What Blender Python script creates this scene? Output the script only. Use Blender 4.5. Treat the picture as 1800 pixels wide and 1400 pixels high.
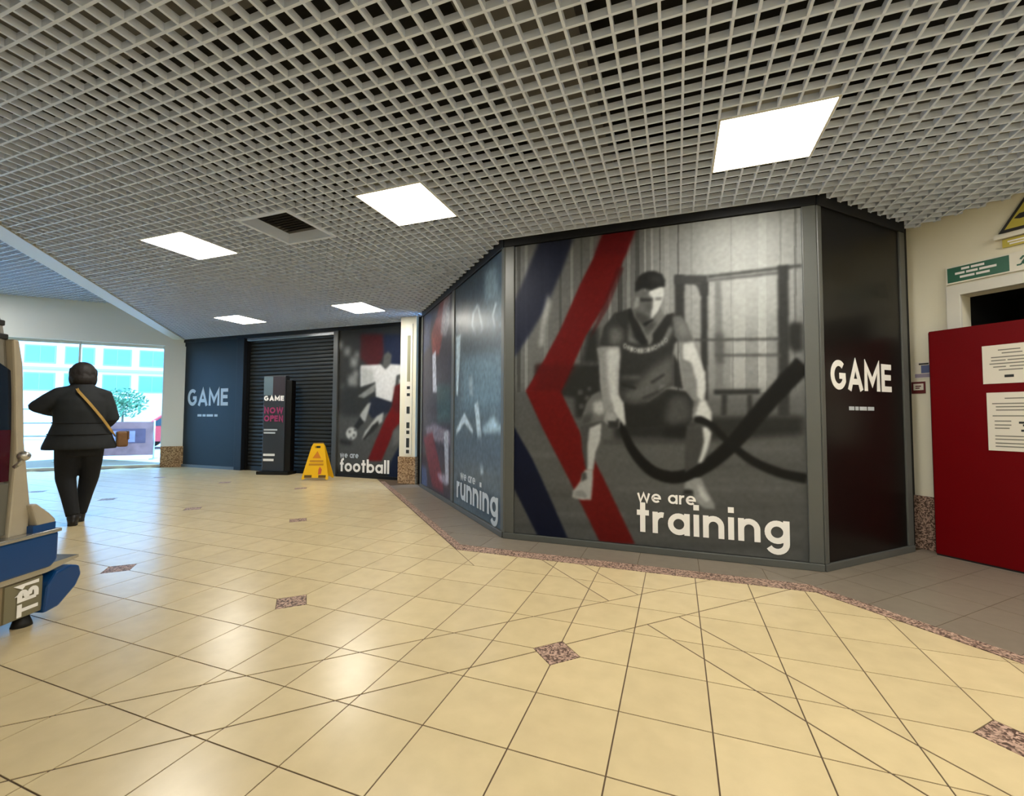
import bpy, bmesh, math, random
import numpy as np
from mathutils import Vector, Matrix

S = bpy.context.scene
for o in list(bpy.data.objects):
    bpy.data.objects.remove(o)
COL = S.collection

# ------------------------------------------------------------------ camera, sky, exposure
FPX, YAW, PITCH, ROLL, EYE = 783.0565, 0.3536, 0.0425, 0.0042, 1.15
_f = Vector((-math.sin(YAW) * math.cos(PITCH), math.cos(YAW) * math.cos(PITCH), math.sin(PITCH)))
_r = Vector((math.cos(YAW), math.sin(YAW), 0))
_u = _r.cross(_f)
RIGHT = math.cos(ROLL) * _r + math.sin(ROLL) * _u
UP = -math.sin(ROLL) * _r + math.cos(ROLL) * _u
FWD = _f
cam_data = bpy.data.cameras.new('camera')
cam_data.sensor_width = 36.0
cam_data.lens = FPX / 1800 * 36.0
cam_data.clip_start = 0.05
cam = bpy.data.objects.new('camera', cam_data)
COL.objects.link(cam)
cam.matrix_world = Matrix(((RIGHT.x, UP.x, -FWD.x, 0), (RIGHT.y, UP.y, -FWD.y, 0),
                           (RIGHT.z, UP.z, -FWD.z, EYE), (0, 0, 0, 1)))
S.camera = cam

W = bpy.data.worlds.new('overcast_sky')
S.world = W
W.use_nodes = True
bg = W.node_tree.nodes['Background']
bg.inputs[0].default_value = (0.26, 0.56, 1.0, 1)
bg.inputs[1].default_value = 2.8

S.view_settings.view_transform = 'Standard'
S.view_settings.look = 'None'
S.view_settings.gamma = 1.0
S.view_settings.exposure = 2.25
S.view_settings.use_curve_mapping = False
LAMP = 8.3                 # emission of the ceiling panels
LAMP_COL = (1.0, 0.955, 0.86)

# ------------------------------------------------------------------ helpers
def lin(c):
    return tuple(((v / 255) / 12.92 if v / 255 <= 0.04045 else ((v / 255 + 0.055) / 1.055) ** 2.4) for v in c)

MATS = {}
def mat(name, rgb, rough=0.5, metal=0.0, noise=0.0, scale=20.0, spec=0.5, bump=0.0, vary=0.0, coat=0.0):
    """procedural principled material; noise = tonal mottling, vary = tone differs from object to object"""
    if name in MATS:
        return MATS[name]
    m = bpy.data.materials.new(name)
    m.use_nodes = True
    nt = m.node_tree
    b = nt.nodes['Principled BSDF']
    c = lin(rgb)
    b.inputs['Base Color'].default_value = (*c, 1)
    b.inputs['Roughness'].default_value = rough
    b.inputs['Metallic'].default_value = metal
    b.inputs['Specular IOR Level'].default_value = spec
    b.inputs['Coat Weight'].default_value = coat
    b.inputs['Coat Roughness'].default_value = 0.08
    if noise or vary or bump:
        tc = nt.nodes.new('ShaderNodeTexCoord')
        nz = nt.nodes.new('ShaderNodeTexNoise')
        nz.inputs['Scale'].default_value = scale
        nz.inputs['Detail'].default_value = 6
        geo = nt.nodes.new('ShaderNodeNewGeometry')
        nt.links.new(geo.outputs['Position'], nz.inputs['Vector'])
        hsv = nt.nodes.new('ShaderNodeHueSaturation')
        hsv.inputs['Color'].default_value = (*c, 1)
        mr = nt.nodes.new('ShaderNodeMapRange')
        mr.inputs['From Min'].default_value = 0.3
        mr.inputs['From Max'].default_value = 0.7
        mr.inputs['To Min'].default_value = 1 - noise
        mr.inputs['To Max'].default_value = 1 + noise
        nt.links.new(nz.outputs['Fac'], mr.inputs['Value'])
        val = mr.outputs[0]
        if vary:
            oi = nt.nodes.new('ShaderNodeObjectInfo')
            ad = nt.nodes.new('ShaderNodeMath'); ad.operation = 'ADD'
            nt.links.new(oi.outputs['Random'], ad.inputs[0])
            nt.links.new(geo.outputs['Random Per Island'], ad.inputs[1])
            fr = nt.nodes.new('ShaderNodeMath'); fr.operation = 'FRACT'
            nt.links.new(ad.outputs[0], fr.inputs[0])
            m2 = nt.nodes.new('ShaderNodeMapRange')
            m2.inputs['To Min'].default_value = 1 - vary
            m2.inputs['To Max'].default_value = 1 + vary
            nt.links.new(fr.outputs[0], m2.inputs['Value'])
            mu = nt.nodes.new('ShaderNodeMath'); mu.operation = 'MULTIPLY'
            nt.links.new(val, mu.inputs[0]); nt.links.new(m2.outputs[0], mu.inputs[1])
            val = mu.outputs[0]
        nt.links.new(val, hsv.inputs['Value'])
        nt.links.new(hsv.outputs[0], b.inputs['Base Color'])
        if bump:
            bp = nt.nodes.new('ShaderNodeBump')
            bp.inputs['Strength'].default_value = bump
            bp.inputs['Distance'].default_value = 0.003
            nt.links.new(nz.outputs['Fac'], bp.inputs['Height'])
            nt.links.new(bp.outputs[0], b.inputs['Normal'])
    MATS[name] = m
    return m

def granite(name, rgb_a, rgb_b, scale=90, rough=0.3):
    m = bpy.data.materials.new(name)
    m.use_nodes = True
    nt = m.node_tree
    b = nt.nodes['Principled BSDF']
    geo = nt.nodes.new('ShaderNodeNewGeometry')
    v = nt.nodes.new('ShaderNodeTexVoronoi')
    v.inputs['Scale'].default_value = scale
    nt.links.new(geo.outputs['Position'], v.inputs['Vector'])
    r = nt.nodes.new('ShaderNodeValToRGB')
    r.color_ramp.elements[0].color = (*lin(rgb_a), 1)
    r.color_ramp.elements[1].color = (*lin(rgb_b), 1)
    r.color_ramp.elements[0].position = 0.25
    r.color_ramp.elements[1].position = 0.8
    sep = nt.nodes.new('ShaderNodeSeparateColor')
    nt.links.new(v.outputs['Color'], sep.inputs[0])
    nt.links.new(sep.outputs[0], r.inputs[0])
    nt.links.new(r.outputs[0], b.inputs['Base Color'])
    b.inputs['Roughness'].default_value = rough
    b.inputs['Specular IOR Level'].default_value = 0.15
    MATS[name] = m
    return m

def print_mat(name, rough=0.35, spec=0.15):
    m = bpy.data.materials.new(name)
    m.use_nodes = True
    nt = m.node_tree
    b = nt.nodes['Principled BSDF']
    a = nt.nodes.new('ShaderNodeAttribute')
    a.attribute_name = 'print'
    nt.links.new(a.outputs['Color'], b.inputs['Base Color'])
    b.inputs['Roughness'].default_value = rough
    b.inputs['Specular IOR Level'].default_value = spec
    return m

def emit(name, rgb, strength):
    m = bpy.data.materials.new(name)
    m.use_nodes = True
    nt = m.node_tree
    b = nt.nodes['Principled BSDF']
    b.inputs['Base Color'].default_value = (0.9, 0.9, 0.9, 1)
    b.inputs['Emission Color'].default_value = (*rgb, 1)
    b.inputs['Emission Strength'].default_value = strength
    return m

def me_from(bm, name):
    me = bpy.data.meshes.new(name)
    bm.to_mesh(me)
    bm.free()
    return me

def link(name, me, m=None, parent=None, kind=None, label=None, cat=None, group=None):
    o = bpy.data.objects.new(name, me)
    COL.objects.link(o)
    if me is not None and m is not None and not me.materials:
        me.materials.append(m)
    if parent is not None:
        o.parent = parent
    if kind: o['kind'] = kind
    if label: o['label'] = label
    if cat: o['category'] = cat
    if group: o['group'] = group
    return o

def thing(name, label, cat, M=None, group=None, kind=None):
    o = bpy.data.objects.new(name, None)
    COL.objects.link(o)
    o.empty_display_size = 0.1
    if M is not None: o.matrix_world = M
    o['label'] = label
    if cat: o['category'] = cat
    if group: o['group'] = group
    if kind: o['kind'] = kind
    return o

def bbox(bm, x0, x1, y0, y1, z0, z1, M=None):
    vs = [bm.verts.new((x, y, z)) for z in (z0, z1) for y in (y0, y1) for x in (x0, x1)]
    for q in ((0, 2, 3, 1), (4, 5, 7, 6), (0, 1, 5, 4), (2, 6, 7, 3), (0, 4, 6, 2), (1, 3, 7, 5)):
        bm.faces.new([vs[i] for i in q])
    if M is not None:
        bmesh.ops.transform(bm, matrix=M, verts=vs)
    return vs

def box(name, x0, x1, y0, y1, z0, z1, m, parent=None, bev=0.0, **k):
    bm = bmesh.new()
    bbox(bm, x0, x1, y0, y1, z0, z1)
    if bev:
        bmesh.ops.bevel(bm, geom=bm.edges[:], offset=bev, segments=2, affect='EDGES', profile=0.5)
    return link(name, me_from(bm, name), m, parent, **k)

def prism(name, pts, y0, y1, m, parent=None, axis='y', bev=0.0, **k):
    """extrude polygon pts; axis y: pts are (x,z); axis z: pts are (x,y); axis x: pts are (y,z)"""
    bm = bmesh.new()
    def P(p, t):
        return {'y': (p[0], t, p[1]), 'z': (p[0], p[1], t), 'x': (t, p[0], p[1])}[axis]
    a = [bm.verts.new(P(p, y0)) for p in pts]
    b = [bm.verts.new(P(p, y1)) for p in pts]
    bm.faces.new(a); bm.faces.new(b[::-1])
    n = len(pts)
    for i in range(n):
        bm.faces.new((a[i], b[i], b[(i + 1) % n], a[(i + 1) % n]))
    bmesh.ops.recalc_face_normals(bm, faces=bm.faces[:])
    if bev:
        bmesh.ops.bevel(bm, geom=bm.edges[:], offset=bev, segments=2, affect='EDGES', profile=0.5)
    return link(name, me_from(bm, name), m, parent, **k)

def tube_bm(bm, pts, rad, seg=8, cap=True):
    pts = [Vector(p) for p in pts]
    rads = rad if isinstance(rad, (list, tuple)) else [rad] * len(pts)
    rings = []
    a = None
    for i, p in enumerate(pts):
        d = (pts[min(i + 1, len(pts) - 1)] - pts[max(i - 1, 0)]).normalized()
        if a is None:
            a = d.cross(Vector((0, 0, 1)))
            if a.length < 0.05: a = d.cross(Vector((0, 1, 0)))
        a = (a - d * a.dot(d)).normalized()
        b = d.cross(a).normalized()
        r = rads[i]
        ra, rb = (r if isinstance(r, tuple) else (r, r))
        rings.append([bm.verts.new(p + a * ra * math.cos(2 * math.pi * j / seg) + b * rb * math.sin(2 * math.pi * j / seg)) for j in range(seg)])
    for A, B in zip(rings, rings[1:]):
        for j in range(seg):
            bm.faces.new((A[j], A[(j + 1) % seg], B[(j + 1) % seg], B[j]))
    if cap:
        bm.faces.new(rings[0][::-1]); bm.faces.new(rings[-1])

def tube(name, pts, rad, m, parent=None, seg=8, smooth=True, **k):
    bm = bmesh.new()
    tube_bm(bm, pts, rad, seg)
    bmesh.ops.recalc_face_normals(bm, faces=bm.faces[:])
    if smooth:
        for f in bm.faces: f.smooth = True
    return link(name, me_from(bm, name), m, parent, **k)

def frame_M(origin, ux, uy):
    """matrix with local x along ux, local y along uy, z up"""
    ux = Vector(ux).normalized(); uy = Vector(uy).normalized(); uz = ux.cross(uy)
    return Matrix(((ux.x, uy.x, uz.x, origin[0]), (ux.y, uy.y, uz.y, origin[1]), (ux.z, uy.z, uz.z, origin[2]), (0, 0, 0, 1)))

# ---------------- stroke lettering: each glyph is a set of centre lines in a box of height 1
def arc(cx, cy, rx, ry, a0, a1, n=14):
    return [(cx + rx * math.cos(math.radians(a0 + (a1 - a0) * i / n)), cy + ry * math.sin(math.radians(a0 + (a1 - a0) * i / n))) for i in range(n + 1)]

def glyph(ch, w):
    h = w / 2
    r = 0.5 - h
    bowl = arc(0.5, 0.5, r, r, 0, 360, 24)
    G = {
        'a': ([bowl, [(1 - h, 0), (1 - h, 1)]], 1.0),
        'b': ([bowl, [(h, 0), (h, 1.5)]], 1.0),
        'o': ([bowl], 1.0),
        'g': ([bowl, [(1 - h, 1), (1 - h, 0.05)] + arc(0.5, 0.02, r, 0.36, 0, -150, 10)], 1.0),
        'e': ([[(h, 0.5), (1 - h, 0.5)] + arc(0.5, 0.5, r, r, 0, 315, 22)[1:]], 1.0),
        'l': ([[(h, 0), (h, 1.5)]], w),
        'i': ([[(h, 0), (h, 1)], [(h, 1.2), (h, 1.2 + w)]], w),
        'n': ([[(h, 0), (h, 1)], arc(0.46, 0.54, 0.46 - h, 0.46 - h, 180, 0, 12) + [(0.92 - h, 0)]], 0.92),
        'u': ([[(0.92 - h, 1), (0.92 - h, 0)], [(h, 1)] + arc(0.46, 0.46, 0.46 - h, 0.46 - h, 180, 360, 12) + [(0.92 - h, 0.46)]], 0.92),
        'r': ([[(h, 0), (h, 1)], arc(0.44, 0.5, 0.44 - h, 0.5 - h, 180, 75, 8)], 0.55),
        't': ([[(0.28, 0), (0.28, 1.4)], [(0, 0.92), (0.58, 0.92)]], 0.58),
        'f': ([[(0.24, 0), (0.24, 1.1)] + arc(0.5, 1.12, 0.26, 0.3, 180, 85, 6), [(0, 0.9), (0.5, 0.9)]], 0.52),
        'w': ([[(h, 1), (0.36, 0.06), (0.7, 0.95), (1.04, 0.06), (1.4 - h, 1)]], 1.4),
        'G': ([arc(0.46, 0.5, 0.46 - h, 0.5 - h, 48, 330, 22) + [(0.86 - h, 0.47), (0.5, 0.47)]], 0.9),
        'A': ([[(h * .8, 0), (0.45, 1 - h * .95), (0.9 - h * .8, 0)], [(0.2, 0.3), (0.7, 0.3)]], 0.9),
        'M': ([[(h, 0), (h, 1 - h * 1.0), (0.5, 0.3), (1 - h, 1 - h * 1.0), (1 - h, 0)]], 1.0),
        'E': ([[(0.66, 1 - h), (h, 1 - h), (h, h), (0.66, h)], [(h, 0.52), (0.62, 0.52)]], 0.68),
        'N': ([[(h, 0), (h, 1 - h * .3), (0.8 - h, h * .3), (0.8 - h, 1)]], 0.8),
        'O': ([arc(0.5, 0.5, r, 0.5 - h, 0, 360, 24)], 1.0),
        'P': ([[(h, 0), (h, 1 - h), (0.4, 1 - h)] + arc(0.4, 0.72, 0.26, 0.28 - h, 90, -90, 8) + [(h, 0.44 + h)]], 0.68),
        'W': ([[(h, 1), (0.33, 0.08), (0.6, 0.92), (0.87, 0.08), (1.2 - h, 1)]], 1.2),
        'T': ([[(0.4, 0), (0.4, 1)], [(0, 1 - h), (0.8, 1 - h)]], 0.8),
        'B': ([[(h, h), (h, 1 - h), (0.4, 1 - h)] + arc(0.4, 0.75, 0.24, 0.25 - h, 90, -90, 8) + [(h, 0.5)], [(0.4, 0.5)] + arc(0.42, 0.27, 0.26, 0.27 - h, 90, -90, 8) + [(h, h)]], 0.72),
        '1': ([[(0.02, 0.72), (0.3 - h, 0.96), (0.3 - h, 0)]], 0.34),
        ' ': ([], 0.45),
    }
    return G[ch]

def ribbon(bm, pts, w, P, y_out, th):
    """thick polyline with mitred joints -> flat slab of thickness th; P maps 2-d to local x,z"""
    n = len(pts)
    closed = n > 3 and math.dist(pts[0], pts[-1]) < 1e-4
    pv = [Vector(p) for p in (pts[:-1] if closed else pts)]
    n = len(pv)
    Lf, Rt = [], []
    for i in range(n):
        a = pv[(i - 1) % n] if (closed or i > 0) else None
        b = pv[(i + 1) % n] if (closed or i < n - 1) else None
        d1 = (pv[i] - a).normalized() if a is not None else None
        d2 = (b - pv[i]).normalized() if b is not None else None
        if d1 is None: d1 = d2
        if d2 is None: d2 = d1
        t = d1 + d2
        t = t.normalized() if t.length > 1e-5 else d1
        nn = Vector((-t.y, t.x))
        k = 1 / max(0.45, nn.dot(Vector((-d1.y, d1.x))))
        Lf.append(pv[i] + nn * w / 2 * k); Rt.append(pv[i] - nn * w / 2 * k)
    rng = range(n) if closed else range(n - 1)
    def V(p, y):
        q = P(p); return bm.verts.new((q[0], y, q[1]))
    fl = [V(p, y_out) for p in Lf]; fr = [V(p, y_out) for p in Rt]
    bl = [V(p, y_out + th) for p in Lf]; br = [V(p, y_out + th) for p in Rt]
    for i in rng:
        j = (i + 1) % n
        bm.faces.new((fl[i], fl[j], fr[j], fr[i]))
        bm.faces.new((fl[i], bl[i], bl[j], fl[j]))
        bm.faces.new((fr[i], fr[j], br[j], br[i]))
    if not closed:
        bm.faces.new((fl[0], fr[0], br[0], bl[0])); bm.faces.new((fl[-1], bl[-1], br[-1], fr[-1]))

def lettering(name, text, x0, x1, z0, h, m, parent, w=0.24, gap=0.14, y=-0.004, th=0.003, label=None, rot=False):
    """word of cut-vinyl letters in the local xz plane facing -y, spanning x0..x1 with letter body height h"""
    gl = [glyph(c, w) for c in text]
    adv = sum(g[1] for g in gl) + gap * (len(gl) - 1)
    sx = (x1 - x0) / adv
    out = []
    cx = 0
    for strokes, a in gl:
        if strokes:
            bm = bmesh.new()
            for k, s in enumerate(strokes):
                o = cx
                if rot:      # letters turned a quarter: text runs upwards
                    P = lambda p, o=o: (x0 - p[1] * h, z0 + (o + p[0]) * (x1 - x0) / adv)
                else:
                    P = lambda p, o=o: (x0 + (o + p[0]) * sx, z0 + p[1] * h)
                ribbon(bm, s, w, P, y - 0.0006 * k, th)
            bmesh.ops.recalc_face_normals(bm, faces=bm.faces[:])
            out.append(link(name, me_from(bm, name), m, parent))
        cx += a + gap
    return out

def dashes(name, words, x0, z0, h, m, parent, y=-0.002, th=0.0015, label=None):
    """rows of small word-shaped marks: words = [(x, z, width)] relative"""
    bm = bmesh.new()
    for (dx, dz, ww) in words:
        bbox(bm, x0 + dx, x0 + dx + ww, y, y + th, z0 + dz, z0 + dz + h)
    return link(name, me_from(bm, name), m, parent, label=label)

# ---------------- printed pictures: a fine sheet whose print is a colour attribute
def picture(name, wid, z0, z1, base, ops, m, parent, res=0.0095, u0=0.0, seed=1, grain=0.06, label=None, ink=0.54, contrast=1.0):
    nx = int(wid / res) + 1; nz = int((z1 - z0) / res) + 1
    U = np.linspace(u0, u0 + wid, nx); V = np.linspace(z0, z1, nz)
    img = np.empty((nz, nx, 3)); img[:] = base
    dx = wid / (nx - 1)
    def blur(mk, k):
        if k < 1: return mk
        for _ in range(2):
            for ax in (0, 1):
                pad = [(0, 0), (0, 0)]; pad[ax] = (k + 1, k)
                c = np.cumsum(np.pad(mk, pad, mode='edge'), axis=ax)
                if ax == 0: mk = (c[2 * k + 1:] - c[:-2 * k - 1]) / (2 * k + 1)
                else: mk = (c[:, 2 * k + 1:] - c[:, :-2 * k - 1]) / (2 * k + 1)
        return mk
    UU, VV = np.meshgrid(U, V)
    for pts, col, fe, al in ops:
        P = np.array(pts)
        if P[:, 0].max() < u0 - .2 or P[:, 0].min() > u0 + wid + .2: continue
        acc = np.zeros((nz, nx))
        for ox in (-.25, .25):
            for oz in (-.25, .25):
                ins = np.zeros((nz, nx), bool)
                x, y = UU + ox * dx, VV + oz * dx
                for i in range(len(P)):
                    (xa, ya), (xb, yb) = P[i - 1], P[i]
                    if ya == yb: continue
                    ins ^= ((ya > y) != (yb > y)) & (x < (xb - xa) * (y - ya) / (yb - ya) + xa)
                acc += ins
        acc = blur(acc / 4, int(round(fe / dx)))[:, :, None] * al
        img = img * (1 - acc) + np.array(col, float) * acc
    rg = np.random.RandomState(seed)
    img *= 1 + grain * blur(rg.randn(nz, nx), 1)[:, :, None]
    img = 105 + (img - 105) * contrast
    img = np.clip(img, 4, 245) / 255
    li = np.where(img <= 0.04045, img / 12.92, ((img + 0.055) / 1.055) ** 2.4) * ink * np.array((0.96, 1.0, 1.1))
    co = np.stack([UU - u0, np.full_like(UU, 0.0), VV], -1).reshape(-1, 3)
    idx = np.arange(nz * nx).reshape(nz, nx)
    q = np.stack([idx[:-1, :-1], idx[:-1, 1:], idx[1:, 1:], idx[1:, :-1]], -1).reshape(-1, 4)
    me = bpy.data.meshes.new(name)
    me.vertices.add(len(co)); me.vertices.foreach_set('co', co.ravel())
    me.loops.add(q.size); me.loops.foreach_set('vertex_index', q.ravel())
    me.polygons.add(len(q)); me.polygons.foreach_set('loop_start', np.arange(0, q.size, 4))
    me.update(); me.validate()
    at = me.color_attributes.new('print', 'FLOAT_COLOR', 'POINT')
    at.data.foreach_set('color', np.concatenate([li.reshape(-1, 3), np.ones((nz * nx, 1))], 1).ravel())
    return link(name, me, m, parent, label=label)

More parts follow.
